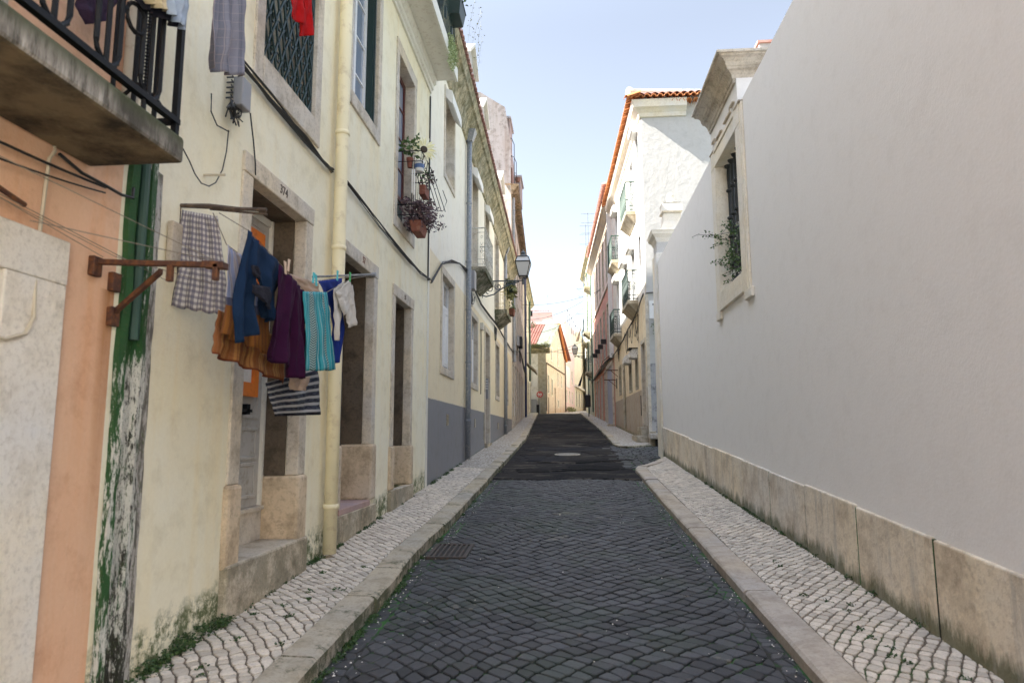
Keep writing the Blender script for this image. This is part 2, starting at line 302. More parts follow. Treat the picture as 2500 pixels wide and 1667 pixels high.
def asphalt(name='asphalt', off=1.):
    m, nd, lk, b = new_mat(name); g = nd.new('ShaderNodeNewGeometry'); p = g.outputs['Position']
    a = noise_node(nd, lk, p, .45, 5, .65, (1, .55, 1)); f = noise_node(nd, lk, p, 70, 4, .8); pt = noise_node(nd, lk, p, 1.3, 7, .7, (.8, 1.6, 1))
    c = mixc(nd, lk, ramp(nd, lk, a, .42, .6), tuple(x*off for x in (.013, .013, .0145)), tuple(x*off for x in (.034, .030, .027))); c = mixc(nd, lk, ramp(nd, lk, pt, .545, .60, 0, .9), c, (.085, .072, .06))
    c = mixc(nd, lk, ramp(nd, lk, noise_node(nd, lk, p, .55, 3, .5, (.7, 1, 1)), .62, .64, 0, .9), c, (.024, .024, .027))
    v = nd.new('ShaderNodeTexVoronoi'); v.feature = 'DISTANCE_TO_EDGE'; v.inputs['Scale'].default_value = .8
    vv = nd.new('ShaderNodeMixRGB'); vv.blend_type = 'ADD'; vv.inputs[0].default_value = .35; lk.new(p, vv.inputs[1])
    nn = nd.new('ShaderNodeTexNoise'); nn.inputs['Scale'].default_value = 3; nn.inputs['Detail'].default_value = 6; lk.new(p, nn.inputs['Vector']); lk.new(nn.outputs['Color'], vv.inputs[2]); lk.new(vv.outputs[0], v.inputs['Vector'])
    cr = ramp(nd, lk, v.outputs['Distance'], .004, .02); c = mixc(nd, lk, cr, (.012, .012, .012), c)
    c = mixc(nd, lk, ramp(nd, lk, f, .52, .8, 0, .4), c, (.07, .066, .06)); lk.new(c, b.inputs['Base Color']); b.inputs['Roughness'].default_value = .95; b.inputs['Specular IOR Level'].default_value = .12
    bump(nd, lk, b, mathn(nd, lk, 'ADD', mathn(nd, lk, 'MULTIPLY', f, .3), mathn(nd, lk, 'ADD', mathn(nd, lk, 'MULTIPLY', pt, .8), mathn(nd, lk, 'MULTIPLY', cr, .4))), .7, .03); MATS[name] = m
asphalt(); asphalt('asphalt2', .6)
def gutter_mat():      # green paint, peeling to white plaster and black mould
    m, nd, lk, b = new_mat('mossy_green'); pos, h, s = gh(nd, lk)
    st = noise_node(nd, lk, pos, 1, 8, .85, (24, 24, 4)); st2 = noise_node(nd, lk, pos, 1, 8, .85, (30, 30, 9)); f = noise_node(nd, lk, pos, 40, 4, .8)
    top = ramp(nd, lk, s.outputs[2], 2.0, 2.15); ed = ramp(nd, lk, s.outputs[1], 3.60, 3.66, 1, 0); low = ramp(nd, lk, s.outputs[2], .2, 1.1, .12, 0)
    k = mathn(nd, lk, 'ADD', st, mathn(nd, lk, 'MULTIPLY', top, -.13)); k = mathn(nd, lk, 'ADD', k, mathn(nd, lk, 'MULTIPLY', ed, -.07))
    c = mixc(nd, lk, ramp(nd, lk, k, .43, .45), (.010, .07, .010), (.60, .59, .53))
    d = mathn(nd, lk, 'ADD', mathn(nd, lk, 'ADD', st2, low), mathn(nd, lk, 'MULTIPLY', mathn(nd, lk, 'ADD', top, ed), -.12))
    c = mixc(nd, lk, ramp(nd, lk, d, .535, .56), c, (.018, .018, .010)); c = mixc(nd, lk, ramp(nd, lk, f, .58, .62, 0, .7), c, (.05, .08, .02))
    lk.new(c, b.inputs['Base Color']); b.inputs['Roughness'].default_value = .6; bump(nd, lk, b, mathn(nd, lk, 'ADD', st, f), .6, .02); MATS['mossy_green'] = m
    m2, nd, lk, b = new_mat('mouldy_white'); pos, h, s = gh(nd, lk)
    st = noise_node(nd, lk, pos, 1, 8, .8, (22, 22, 5)); f = noise_node(nd, lk, pos, 24, 5, .8)
    c = mixc(nd, lk, ramp(nd, lk, st, .47, .55, 0, .85), (.56, .53, .48), (.09, .08, .06)); c = mixc(nd, lk, ramp(nd, lk, f, .56, .62, 0, .8), c, (.08, .12, .03))
    lk.new(c, b.inputs['Base Color']); b.inputs['Roughness'].default_value = .9; bump(nd, lk, b, mathn(nd, lk, 'ADD', st, f), .7, .03); MATS['mouldy_white'] = m2
gutter_mat()
def slab_mat():
    m, nd, lk, b = new_mat('streaky_slab'); pos, h, s = gh(nd, lk); a = noise_node(nd, lk, pos, 3, 7, .7); st = noise_node(nd, lk, pos, 1, 8, .8, (20, 20, 3)); g = noise_node(nd, lk, pos, 1.6, 4, .6)
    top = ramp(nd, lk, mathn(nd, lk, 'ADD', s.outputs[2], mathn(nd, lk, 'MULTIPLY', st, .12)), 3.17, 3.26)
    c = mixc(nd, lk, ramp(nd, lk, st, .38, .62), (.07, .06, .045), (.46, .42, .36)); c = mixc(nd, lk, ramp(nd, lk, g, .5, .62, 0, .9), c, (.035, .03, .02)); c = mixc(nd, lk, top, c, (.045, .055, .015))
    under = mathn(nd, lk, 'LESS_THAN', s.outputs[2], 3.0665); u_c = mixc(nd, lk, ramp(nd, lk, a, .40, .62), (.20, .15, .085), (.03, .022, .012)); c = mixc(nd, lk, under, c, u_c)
    lk.new(c, b.inputs['Base Color']); b.inputs['Roughness'].default_value = .9; bump(nd, lk, b, mathn(nd, lk, 'ADD', st, a), .6, .02); MATS['streaky_slab'] = m
slab_mat()
M = MATS

# ---------------------------------------------------------------- mesh builders
class MB:
    def __init__(s): s.v = []; s.f = []; s.uv = None
    def add(s, vs, fs): n = len(s.v); s.v += [tuple(v) for v in vs]; s.f += [tuple(i+n for i in f) for f in fs]; return s
    def hexa(s, p):     # 8 points, bottom ring 0-3 then top ring 4-7
        return s.add(p, [(0, 3, 2, 1), (4, 5, 6, 7), (0, 1, 5, 4), (1, 2, 6, 5), (2, 3, 7, 6), (3, 0, 4, 7)])
    def box(s, x0, x1, y0, y1, z0, z1):
        return s.hexa([(x0, y0, z0), (x1, y0, z0), (x1, y1, z0), (x0, y1, z0), (x0, y0, z1), (x1, y0, z1), (x1, y1, z1), (x0, y1, z1)])
    def tube(s, pts, r, n=6, closed=False):
        pts = [Vector(p) for p in pts]; m = len(pts); base = len(s.v)
        for i, p in enumerate(pts):
            a = pts[i-1] if (i > 0 or closed) else p; b = pts[(i+1) % m] if (i < m-1 or closed) else p
            d = (b-a); d = d.normalized() if d.length > 1e-9 else Vector((0, 0, 1))
            ref = Vector((0, 0, 1)) if abs(d.z) < .9 else Vector((1, 0, 0))
            e1 = d.cross(ref).normalized(); e2 = d.cross(e1).normalized(); rr = r[i] if isinstance(r, (list, tuple)) else r
            for k in range(n): t = 2*math.pi*k/n; s.v.append(tuple(p+e1*(rr*math.cos(t))+e2*(rr*math.sin(t))))
        L = m if closed else m-1
        for i in range(L):
            for k in range(n): s.f.append((base+i*n+k, base+i*n+(k+1) % n, base+((i+1) % m)*n+(k+1) % n, base+((i+1) % m)*n+k))
        if not closed: s.f.append(tuple(base+k for k in range(n))[::-1]); s.f.append(tuple(base+(m-1)*n+k for k in range(n)))
        return s
    def lathe(s, c, prof, n=12):     # prof: (radius, z)
        c = Vector(c); base = len(s.v)
        for r, z in prof:
            for k in range(n): t = 2*math.pi*k/n; s.v.append((c.x+r*math.cos(t), c.y+r*math.sin(t), c.z+z))
        for i in range(len(prof)-1):
            for k in range(n): s.f.append((base+i*n+k, base+i*n+(k+1) % n, base+(i+1)*n+(k+1) % n, base+(i+1)*n+k))
        s.f.append(tuple(base+k for k in range(n))[::-1]); s.f.append(tuple(base+(len(prof)-1)*n+k for k in range(n))); return s
    def build(s, name, mat, parent=None, bevel=0, smooth=False, org=None):
        me = bpy.data.meshes.new(name); o = bpy.data.objects.new(name, me); C.objects.link(o)
        off = Vector((0, 0, 0))
        p = parent
        while p is not None: off += Vector(p.location); p = p.parent
        loc = Vector(org)-off if org is not None else Vector((0, 0, 0)); off2 = off+loc
        me.from_pydata([tuple(Vector(v)-off2) for v in s.v], [], s.f); o.location = loc
        if s.uv:
            ul = me.uv_layers.new(name='UVMap')
            for l in me.loops: ul.data[l.index].uv = s.uv[l.vertex_index]
        bm = bmesh.new(); bm.from_mesh(me); bmesh.ops.recalc_face_normals(bm, faces=bm.faces); bm.to_mesh(me); bm.free()
        me.materials.append(M[mat] if isinstance(mat, str) else mat)
        if parent is not None: o.parent = parent
        if bevel: md = o.modifiers.new('b', 'BEVEL'); md.width = bevel; md.segments = 2; md.limit_method = 'ANGLE'
        if smooth:
            for pl in me.polygons: pl.use_smooth = True
        return o
def tag(o, label, cat, group=None):
    o['label'] = label; o['category'] = cat
    if group: o['group'] = group
    return o
def thing(name, label, cat, loc=(0, 0, 0), group=None):
    o = bpy.data.objects.new(name, None); C.objects.link(o); o.location = loc; o.empty_display_size = .2; return tag(o, label, cat, group)
def struct(o, kind='structure'): o['kind'] = kind; return o
def copy_tree(o, parent=None):
    c = o.copy(); C.objects.link(c)
    if parent is not None: c.parent = parent
    for ch in [q for q in C.objects if q.parent == o]: copy_tree(ch, c)
    return c

class Fr:    # facade frame: u runs along the street (world Y), d outwards from the wall
    def __init__(s, ox, oy, k, side): s.ox, s.oy, s.k, s.s = ox, oy, k, side
    def P(s, u, d, z): return Vector((s.ox+s.k*(u-s.oy)+s.s*d, u-s.s*s.k*d, z))
    def box(s, mb, u0, u1, d0, d1, z0, z1):
        return mb.hexa([s.P(u0, d0, z0), s.P(u1, d0, z0), s.P(u1, d1, z0), s.P(u0, d1, z0), s.P(u0, d0, z1), s.P(u1, d0, z1), s.P(u1, d1, z1), s.P(u0, d1, z1)])
class FrX:   # facade frame facing the camera: u runs along world X, d towards -Y
    def __init__(s, oy): s.oy = oy
    def P(s, u, d, z): return Vector((u, s.oy-d, z))
    box = Fr.box
def wall(fr, mb, u0, u1, z0, z1, ops, depth=6, rd=.4, caps=True):
    us = sorted(set([u0, u1]+[o[0] for o in ops]+[o[1] for o in ops])); zs = sorted(set([z0, z1]+[o[2] for o in ops]+[o[3] for o in ops]))
    for i in range(len(us)-1):
        for j in range(len(zs)-1):
            cu, cz = (us[i]+us[i+1])/2, (zs[j]+zs[j+1])/2
            if any(o[0] < cu < o[1] and o[2] < cz < o[3] for o in ops): continue
            mb.add([fr.P(us[i], 0, zs[j]), fr.P(us[i+1], 0, zs[j]), fr.P(us[i+1], 0, zs[j+1]), fr.P(us[i], 0, zs[j+1])], [(0, 1, 2, 3)])
    for a, b, c, d in ops:
        q = [(a, c), (b, c), (b, d), (a, d)]
        for k in range(4):
            (ua, za), (ub, zb) = q[k], q[(k+1) % 4]
            mb.add([fr.P(ua, 0, za), fr.P(ub, 0, zb), fr.P(ub, -rd, zb), fr.P(ua, -rd, za)], [(0, 1, 2, 3)])
        mb.add([fr.P(a, -rd, c), fr.P(b, -rd, c), fr.P(b, -rd, d), fr.P(a, -rd, d)], [(0, 1, 2, 3)])
    if caps:
        p = [fr.P(u0, 0, z0), fr.P(u1, 0, z0), fr.P(u1, -depth, z0), fr.P(u0, -depth, z0), fr.P(u0, 0, z1), fr.P(u1, 0, z1), fr.P(u1, -depth, z1), fr.P(u0, -depth, z1)]
        mb.add(p, [(4, 5, 6, 7), (1, 2, 6, 5), (2, 3, 7, 6), (3, 0, 4, 7)])
    return mb
def surround(fr, par, o, w, mat='s_frame', name='window', sill=True, rd=.3, proud=.022, ws=None, wt=None, nb=False):
    a, b, c, d = o; mb = MB(); ws = w if ws is None else ws; wt = w if wt is None else wt
    fr.box(mb, a-w, a, -rd, proud, c-(ws if sill else 0), d); fr.box(mb, b, b+w, -rd, proud, c-(ws if sill else 0), d)
    fr.box(mb, a-w, b+w, -rd, proud+.003, d, d+wt)
    if sill: fr.box(mb, a, b, -rd, proud+.006, c-ws, c)
    return mb.build(name, mat, par, bevel=0 if nb else .008)
def sash(fr, par, o, d, mat, gmat, cols=2, rows=3, bar=.05, thin=.022, name='frame', transom=None):
    a, b, c, e = o; mb = MB(); fr.box(mb, a, a+bar, d-.04, d, c, e); fr.box(mb, b-bar, b, d-.04, d, c, e)
    fr.box(mb, a+bar, b-bar, d-.04, d, c, c+bar); fr.box(mb, a+bar, b-bar, d-.04, d, e-bar, e)
    for i in range(1, cols): u = a+(b-a)*i/cols; fr.box(mb, u-bar*.55, u+bar*.55, d-.036, d+.004, c+bar, e-bar)
    for i in range(1, rows): z = c+(e-c)*i/rows; fr.box(mb, a+bar, b-bar, d-.03, d-.008, z-thin/2, z+thin/2)
    if transom: fr.box(mb, a+bar, b-bar, d-.038, d+.006, transom-.035, transom+.035)
    f = mb.build(name, mat, par)
    g = MB(); g.add([fr.P(a, d-.025, c), fr.P(b, d-.025, c), fr.P(b, d-.025, e), fr.P(a, d-.025, e)], [(0, 1, 2, 3)]); g.build('pane', gmat, par); return f
def panel_door(fr, par, o, d, mat, rows=((.1, .35), (.4, .9)), cols=1, name='door'):
    a, b, c, e = o; mb = MB(); fr.box(mb, a, b, d-.05, d, c, e)
    for i in range(cols):
        ua = a+(b-a)*i/cols+.07; ub = a+(b-a)*(i+1)/cols-.07
        for r0, r1 in rows:
            za, zb = c+(e-c)*r0, c+(e-c)*r1
            fr.box(mb, ua, ub, d-.01, d+.012, za, za+.03); fr.box(mb, ua, ub, d-.01, d+.012, zb-.03, zb)
            fr.box(mb, ua, ua+.03, d-.01, d+.012, za+.03, zb-.03); fr.box(mb, ub-.03, ub, d-.01, d+.012, za+.03, zb-.03)
    return mb.build(name, mat, par, bevel=.004)
def text(s, size, mat, mw, par, name='house_number', depth=.004):
    cu = bpy.data.curves.new(name, 'FONT'); cu.body = s; cu.size = size; cu.extrude = depth; cu.align_x = 'CENTER'; cu.align_y = 'CENTER'
    t = bpy.data.objects.new('t', cu); C.objects.link(t); bpy.context.view_layer.update()
    me = bpy.data.meshes.new_from_object(t); bpy.data.objects.remove(t); me.transform(mw)
    off = Vector((0, 0, 0)); p = par
    while p is not None: off += Vector(p.location); p = p.parent
    me.transform(Matrix.Translation(-off)); o = bpy.data.objects.new(name, me); C.objects.link(o); me.materials.clear(); me.materials.append(M[mat])
    o.parent = par; return o
def left_text_mw(x, y, z): # readable on a wall facing +X
    return Matrix.Translation((x, y, z)) @ Matrix(((0, 0, 1, 0), (1, 0, 0, 0), (0, 1, 0, 0), (0, 0, 0, 1)))
def pipe_brackets(mb, x, y, zs, r):
    for z in zs: mb.lathe((x, y, z), [(r*1.0, -.025), (r*1.16, -.02), (r*1.16, .02), (r*1.0, .025)], 12)
def catenary(a, b, sag, n=10):
    a, b = Vector(a), Vector(b); return [a.lerp(b, i/n)-Vector((0, 0, sag*4*(i/n)*(1-i/n))) for i in range(n+1)]
def bundle(fn, pts, n, r, jit, name, mat, par):
    mb = MB()
    for k in range(n):
        rnd = random.Random(k*13+len(pts)); q = []
        for i, p in enumerate(pts): q.append(Vector(p)+Vector((abs(rnd.uniform(0, jit))*fn, rnd.uniform(-jit, jit)*.3, rnd.uniform(-jit, jit))))
        mb.tube(q, r*rnd.uniform(.6, 1.2), 5)
    return mb.build(name, mat, par)
def tile_eave(mb, P, Q, out, r=.09, ln=.5, drop=.12, gap=.19):
    P, Q = Vector(P), Vector(Q); out = Vector(out); n = max(2, int((Q-P).length/gap)); dirn = (Q-P).normalized()
    for i in range(n+1):
        c = P.lerp(Q, i/n)+Vector((0, 0, random.uniform(-.012, .012))); st = c-out*ln+Vector((0, 0, drop)); en = c+Vector((0, 0, 0)); base = len(mb.v); m = 6
        for q, rr in ((st, r*.9), (en, r)):
            for k in range(m+1): t = math.pi*k/m; mb.v.append(tuple(q+dirn*(rr*math.cos(t))+Vector((0, 0, rr*math.sin(t)))))
            for k in range(m, -1, -1): t = math.pi*k/m; mb.v.append(tuple(q+dirn*(rr*.78*math.cos(t))+Vector((0, 0, rr*.78*math.sin(t)))))
        K = 2*(m+1)
        for k in range(K): mb.f.append((base+k, base+(k+1) % K, base+K+(k+1) % K, base+K+k))
        for k in range(m): mb.f.append((base+K+k, base+K+k+1, base+K+K-2-k, base+K+K-1-k))
def roof_tiles(mb, A, B, Cc, D, nu, nv=1, amp=.05):   # quad A-B (eave) to D-C (ridge), corrugated across u
    A, B, Cc, D = map(Vector, (A, B, Cc, D)); nrm = (B-A).cross(D-A).normalized(); nrm = nrm if nrm.z > 0 else -nrm
    nuu = nu*4; nvv = nv*3; base = len(mb.v)
    for j in range(nvv+1):
        v = (j//3+(0 if j % 3 == 0 else (.93 if j % 3 == 1 else .94)))/nv if j < nvv else 1
        stp = .03 if j % 3 == 2 or j % 3 == 0 else 0
        for i in range(nuu+1):
            t = i/nuu; p = A.lerp(B, t).lerp(D.lerp(Cc, t), v); mb.v.append(tuple(p+nrm*(amp*(abs(math.sin(math.pi*t*nu)))+(.03*(1-(v*nv) % 1) if amp else 0))))
    for j in range(nvv):
        for i in range(nuu): a = base+j*(nuu+1)+i; mb.f.append((a, a+1, a+nuu+2, a+nuu+1))
def leaves(mb, c, r, n, size, droop=0., squash=(1, 1, 1), rnd=random):
    c = Vector(c)
    for _ in range(n):
        while True:
            q = Vector((rnd.uniform(-1, 1), rnd.uniform(-1, 1), rnd.uniform(-1, 1)))
            if q.length < 1: break
        p = c+Vector((q.x*r*squash[0], q.y*r*squash[1], q.z*r*squash[2]-droop*rnd.random()))
        d = Vector((rnd.uniform(-1, 1), rnd.uniform(-1, 1), rnd.uniform(-.8, .6))).normalized(); e = d.cross(Vector((rnd.uniform(-1, 1), rnd.uniform(-1, 1), rnd.uniform(-1, 1)))).normalized(); z = size*rnd.uniform(.6, 1.3)
        g = d.cross(e)*z*.15
        mb.add([p, p+d*z*.5+e*z*.32+g, p+d*z, p+d*z*.5-e*z*.32+g], [(0, 1, 2), (0, 2, 3)])
# ================================================================ THE SETTING
def kl(y): return -1.55-.03*max(0, y-25) - (.04*math.exp(-((y-7.3)/.8)**2))   # road-side edge of the left kerb
def kr(y): return 1.42-.018*max(0, y-30)
def strip(name, mat, f0, f1, zf, y0, y1, step=.5, kind='structure'):
    mb = MB(); ys = [y0+(y1-y0)*i/max(1, int((y1-y0)/step)) for i in range(max(1, int((y1-y0)/step))+1)]
    for y in ys: mb.v += [(f0(y), y, zf(y)), (f1(y), y, zf(y))]
    for i in range(len(ys)-1): mb.f.append((2*i, 2*i+1, 2*i+3, 2*i+2))
    return struct(mb.build(name, mat), kind)
mb = MB(); ys = [-60, 57, 130, 900]
for y in ys: mb.v += [(-500, y, road_z(y)-.06), (500, y, road_z(y)-.06)]
for i in range(3): mb.f.append((2*i, 2*i+1, 2*i+3, 2*i+2))
struct(mb.build('ground', 'joint_dark'))
mb = MB(); mb.add([(-30, -45, road_z(-45)-.04), (30, -45, road_z(-45)-.04), (30, -2.7, road_z(-2.7)-.02), (-30, -2.7, road_z(-2.7)-.02)], [(0, 1, 2, 3)]); struct(mb.build('bounce_paving', 'paving_pale'))  # unseen pale ground behind the camera, added to bounce sunlight into the street
def paving(mb, y0, y1, xa, xb, zf, cell, ang, gap, seed, cham, crown=None, aspect=1.):
    rnd = random.Random(seed); ca, sa = math.cos(ang), math.sin(ang); L = {}; jt = .2 if cell < .1 else .16
    def lat(i, j):
        k = (i, j)
        if k not in L:
            u = (i+(.5 if (j % 2 and ang < .2) else 0))*cell*aspect; v = j*cell; x = u*ca-v*sa; y = u*sa+v*ca
            nz = noise.noise_vector(Vector((x*.6, y*.6, seed)))*cell*2.3
            L[k] = (x+nz.x+rnd.uniform(-jt, jt)*cell, y+nz.y+rnd.uniform(-jt, jt)*cell)
        return L[k]
    R_ = int((y1-y0+6)/cell)+4; xm = 0; ym = (y0+y1)/2
    ic = (xm*ca+ym*sa)/cell/aspect; jc = (-xm*sa+ym*ca)/cell
    for i in range(int(ic-R_/aspect), int(ic+R_/aspect)):
        for j in range(int(jc-R_), int(jc+R_)):
            u = i*cell*aspect; v = j*cell; x = u*ca-v*sa; y = u*sa+v*ca
            if not (y0-.2 < y < y1+.2 and -4 < x < 4): continue
            q = [lat(i, j), lat(i+1, j), lat(i+1, j+1), lat(i, j+1)]
            cx = sum(p[0] for p in q)/4; cy = sum(p[1] for p in q)/4
            if not (y0 < cy < y1): continue
            lo, hi = xa(cy), xb(cy); q = [(min(max(p[0], lo), hi), min(max(p[1], y0), y1)) for p in q]
            ar = abs(sum(q[k][0]*q[(k+1) % 4][1]-q[(k+1) % 4][0]*q[k][1] for k in range(4)))/2
            if ar < cell*cell*.13: continue
            cx = sum(p[0] for p in q)/4; cy = sum(p[1] for p in q)/4; dz = rnd.uniform(-.003, .004); tx, ty = rnd.uniform(-.03, .03), rnd.uniform(-.03, .03)
            g = gap*rnd.uniform(.7, 1.5); s0 = 1-g/cell; s1 = s0-cham/cell*2; ring = []
            for k in range(4):
                a, b = q[k], q[(k+1) % 4]
                for t in (.14, .86): ring.append((a[0]+(b[0]-a[0])*t, a[1]+(b[1]-a[1])*t))
            ring = [(cx+(p[0]-cx)*(1 if n % 1 else 1), cy+(p[1]-cy)) for n, p in enumerate(ring)]
            vs = []
            for s, h in ((s0, -.03), (s0, -cham*.7), (s1, 0.)):
                for p in ring:
                    X, Y = cx+(p[0]-cx)*s, cy+(p[1]-cy)*s; cr = crown(X) if crown else 0
                    vs.append((X, Y, zf(Y)+cr+dz+h+(X-cx)*tx+(Y-cy)*ty))
            fs = [tuple(range(16, 24))]
            for r in range(2):
                for k in range(8): fs.append((r*8+k, r*8+(k+1) % 8, r*8+8+(k+1) % 8, r*8+8+k))
            mb.add(vs, fs)
crown = lambda x: .02*(1-(x/1.5)**2)
mb = MB(); paving(mb, 1.2, 13.85, lambda y: kl(y)+.142, lambda y: kr(y)-.142, road_z, .120, R(47), .012, 3, .007, crown)
paving(mb, 1.2, 13.85, lambda y: kl(y)+.01, lambda y: kl(y)+.14, road_z, .13, 0, .012, 5, .009)
paving(mb, 1.2, 13.85, lambda y: kr(y)-.14, lambda y: kr(y)-.01, road_z, .13, 0, .012, 6, .009)
struct(mb.build('cobbled_road', 'sett_dark'))
strip('road_bedding', 'joint_dark', lambda y: kl(y)-.1, lambda y: kr(y)+.1, lambda y: road_z(y)-.006, -2.8, 13.9)
mb = MB(); paving(mb, 1.6, 15.0, lambda y: -2.5, lambda y: kl(y)-.25, pav_zl, .066, R(40), .010, 8, .005, None, 1.15)
struct(mb.build('pavement_stones', 'sett_pale'))
strip('pavement_left', 'joint_pale', lambda y: -2.56, lambda y: kl(y)-.24, lambda y: pav_zl(y)-.010, -2.8, 15.05)
strip('pavement_left_far', 'paving_pale', lambda y: -2.56-.03*max(0, y-30), lambda y: kl(y)-.24, pav_zl, 15.0, 58, .6)
def krp(y): return kr(y)+.24 if y < 15.2 else kr(15.2)+.24+(y-15.2)*(2.5-kr(15.2)-.24)/3.0
mb = MB(); paving(mb, 1.6, 17.9, krp, lambda y: 2.46, pav_zr, .072, R(52), .010, 9, .005, None, 1.2)
struct(mb.build('pavement_stones', 'sett_pale'))
strip('pavement_right', 'joint_pale', krp, lambda y: 2.5, lambda y: pav_zr(y)-.010, -2.8, 18.1, .3)
FB = Fr(2.6, 22.6, -.031, -1)
strip('pavement_right_far', 'paving_pale', lambda y: kr(y)+.2, lambda y: (2.72 if y > 22.5 else 1.7+(y-21.4)*.95)-.031*max(0, y-22.6), pav_zr, 21.4, 62, .3)
strip('asphalt_road', 'asphalt', lambda y: kl(y)+.004, lambda y: kr(y)-.004+(0 if y < 15.9 or y > 21.6 else .0), lambda y: road_z(y)+.006+.004*math.sin(y*1.7), 13.86, 57.5, .4)
# the broken front edge of the asphalt
mb = MB(); rnd = random.Random(5); n = 40; x0, x1 = kl(13.8)+.01, kr(13.8)-.01
for i in range(n+1):
    x = x0+(x1-x0)*i/n; e = 13.78+.10*math.sin(x*3.1)+rnd.uniform(-.05, .05)
    mb.v += [(x, e, road_z(e)+.012), (x, e+.03, road_z(e)+.035), (x, 14.9, road_z(14.9)+.022), (x, e, road_z(e)-.02)]
for i in range(n): a = i*4; mb.f += [(a, a+4, a+5, a+1), (a+1, a+5, a+6, a+2), (a+3, a+7, a+4, a)]
struct(mb.build('asphalt_edge', 'asphalt'))
mb = MB(); rnd = random.Random(15)
for cx, cy, rx, ry in ((-.7, 15.4, .55, .35), (.45, 15.9, .7, .5), (.1, 17.6, 1.2, .5), (-.6, 21.5, .8, .9), (.7, 23.5, .6, 1.2), (-.2, 27, 1.0, .8), (.3, 31.5, 1.1, 1.5), (-.8, 36, .7, 2), (.5, 42, .8, 1.5), (-.9, 18.9, .4, .9), (.9, 19.9, .45, .8)):
    n = 26; pts = []
    for k in range(n):
        t = 2*math.pi*k/n; q = 1+.22*math.sin(3*t+cx*7)+.12*math.sin(7*t+cy)+rnd.uniform(-.07, .07); pts.append((cx+rx*q*math.cos(t), cy+ry*q*math.sin(t)))
    h = rnd.uniform(.012, .024); b0 = len(mb.v); Z0 = lambda y: road_z(y)+.004
    for s_, hh in ((1.03, 0), (.97, h), (.4, h+.004)): mb.v += [(cx+(x-cx)*s_, cy+(y-cy)*s_, Z0(cy+(y-cy)*s_)+hh+(rnd.uniform(-.003, .003) if hh else 0)) for x, y in pts]
    for i in range(2):
        for k in range(n): mb.f.append((b0+i*n+k, b0+i*n+(k+1) % n, b0+(i+1)*n+(k+1) % n, b0+(i+1)*n+k))
    mb.f.append(tuple(b0+2*n+k for k in range(n)))
struct(mb.build('asphalt_patches', 'asphalt2'))
# alley paved with big setts
mb = MB(); rnd = random.Random(9); y = 15.9
while y < 22.4:
    h = rnd.uniform(.13, .17); x = 1.0
    while x < (4.2 if y > 18 else 2.4):
        wd = rnd.uniform(.2, .32); lim = krp(y)-.05 if y < 18.2 else 99
        if x > kr(y)-.2-.25*rnd.random() and x+wd < lim and not (y > 21.4+0 and x < 1.7 and False):
            z = road_z(y)+.014+rnd.uniform(-.004, .006); g = .012
            mb.hexa([(x+g, y+g, z-.05), (x+wd-g, y+g, z-.05), (x+wd-g, y+h-g, z-.05), (x+g, y+h-g, z-.05), (x+g*2, y+g*2, z), (x+wd-2*g, y+g*2, z), (x+wd-2*g, y+h-2*g, z+.009), (x+2*g, y+h-2*g, z+.009)])
        x += wd
    y += h
struct(mb.build('alley_paving', 'sett_dark'))
strip('alley', 'joint_dark', lambda y: kr(y)-.02, lambda y: 14, lambda y: road_z(y)-.006, 15.2, 22.7)
strip('square_paving', 'paving_pale', lambda y: -4.0 if y > 57.6 else -2.5, lambda y: 14, lambda y: road_z(y)+.004, 57.4, 110, 1.)
# kerbs
def kerb(name, mat, pts, side, zt, wid, ln0, seed, skew=.012):
    rnd = random.Random(seed); mb = MB(); s = 0; cum = [0]
    for a, b in zip(pts, pts[1:]): cum.append(cum[-1]+math.dist(a, b))
    def at(t):
        t = min(max(t, 0), cum[-1]-1e-4)
        for i in range(len(pts)-1):
            if t <= cum[i+1]: q = (t-cum[i])/(cum[i+1]-cum[i]); a, b = pts[i], pts[i+1]; d = math.dist(a, b); return (a[0]+(b[0]-a[0])*q, a[1]+(b[1]-a[1])*q, (b[0]-a[0])/d, (b[1]-a[1])/d)
    while s < cum[-1]-.05:
        L = min(ln0*rnd.uniform(.7, 1.35), cum[-1]-s); jx = rnd.uniform(-skew, skew); jz = rnd.uniform(-.008, .008); nseg = 4; R0 = []
        for i in range(nseg+1):
            x, y, dx, dy = at(s+.006+(L-.012)*i/nseg); nx, ny = (dy*side, -dx*side)   # towards the pavement
            c = .012+rnd.uniform(0, .010); z = zt(y)+jz; zb = road_z(y)-.1
            R0.append([(x+nx*jx, y+ny*jx, zb), (x+nx*jx, y+ny*jx, z-c*1.3), (x+nx*(jx+c), y+ny*(jx+c), z-c*.3), (x+nx*(jx+c*2), y+ny*(jx+c*2), z), (x+nx*wid, y+ny*wid, z+.004), (x+nx*wid, y+ny*wid, zb)])
        base = len(mb.v)
        for r in R0: mb.v += r
        for i in range(nseg):
            for k in range(6): a = base+i*6+k; b = base+i*6+(k+1) % 6; mb.f.append((a, b, b+6, a+6))
        mb.f.append(tuple(base+k for k in range(6))); mb.f.append(tuple(base+nseg*6+k for k in range(6))[::-1]); s += L
    return struct(mb.build(name, mat))
kerb('kerb_left', 's_kerb', [(kl(y), y) for y in [-2.8, 0, 2, 3, 4, 5, 6, 6.6, 7.2, 7.8, 8.6, 10, 12, 15, 20, 25, 30, 40, 50, 58]], -1, pav_zl, .24, 1.0, 3)
kerb('kerb_right', 's_kerb2', [(kr(y), y) for y in [-2.8, 0, 4, 8, 12, 15.2]]+[(1.52, 15.65), (1.75, 16.0), (2.45, 18.05)], 1, pav_zr, .23, 1.5, 4)
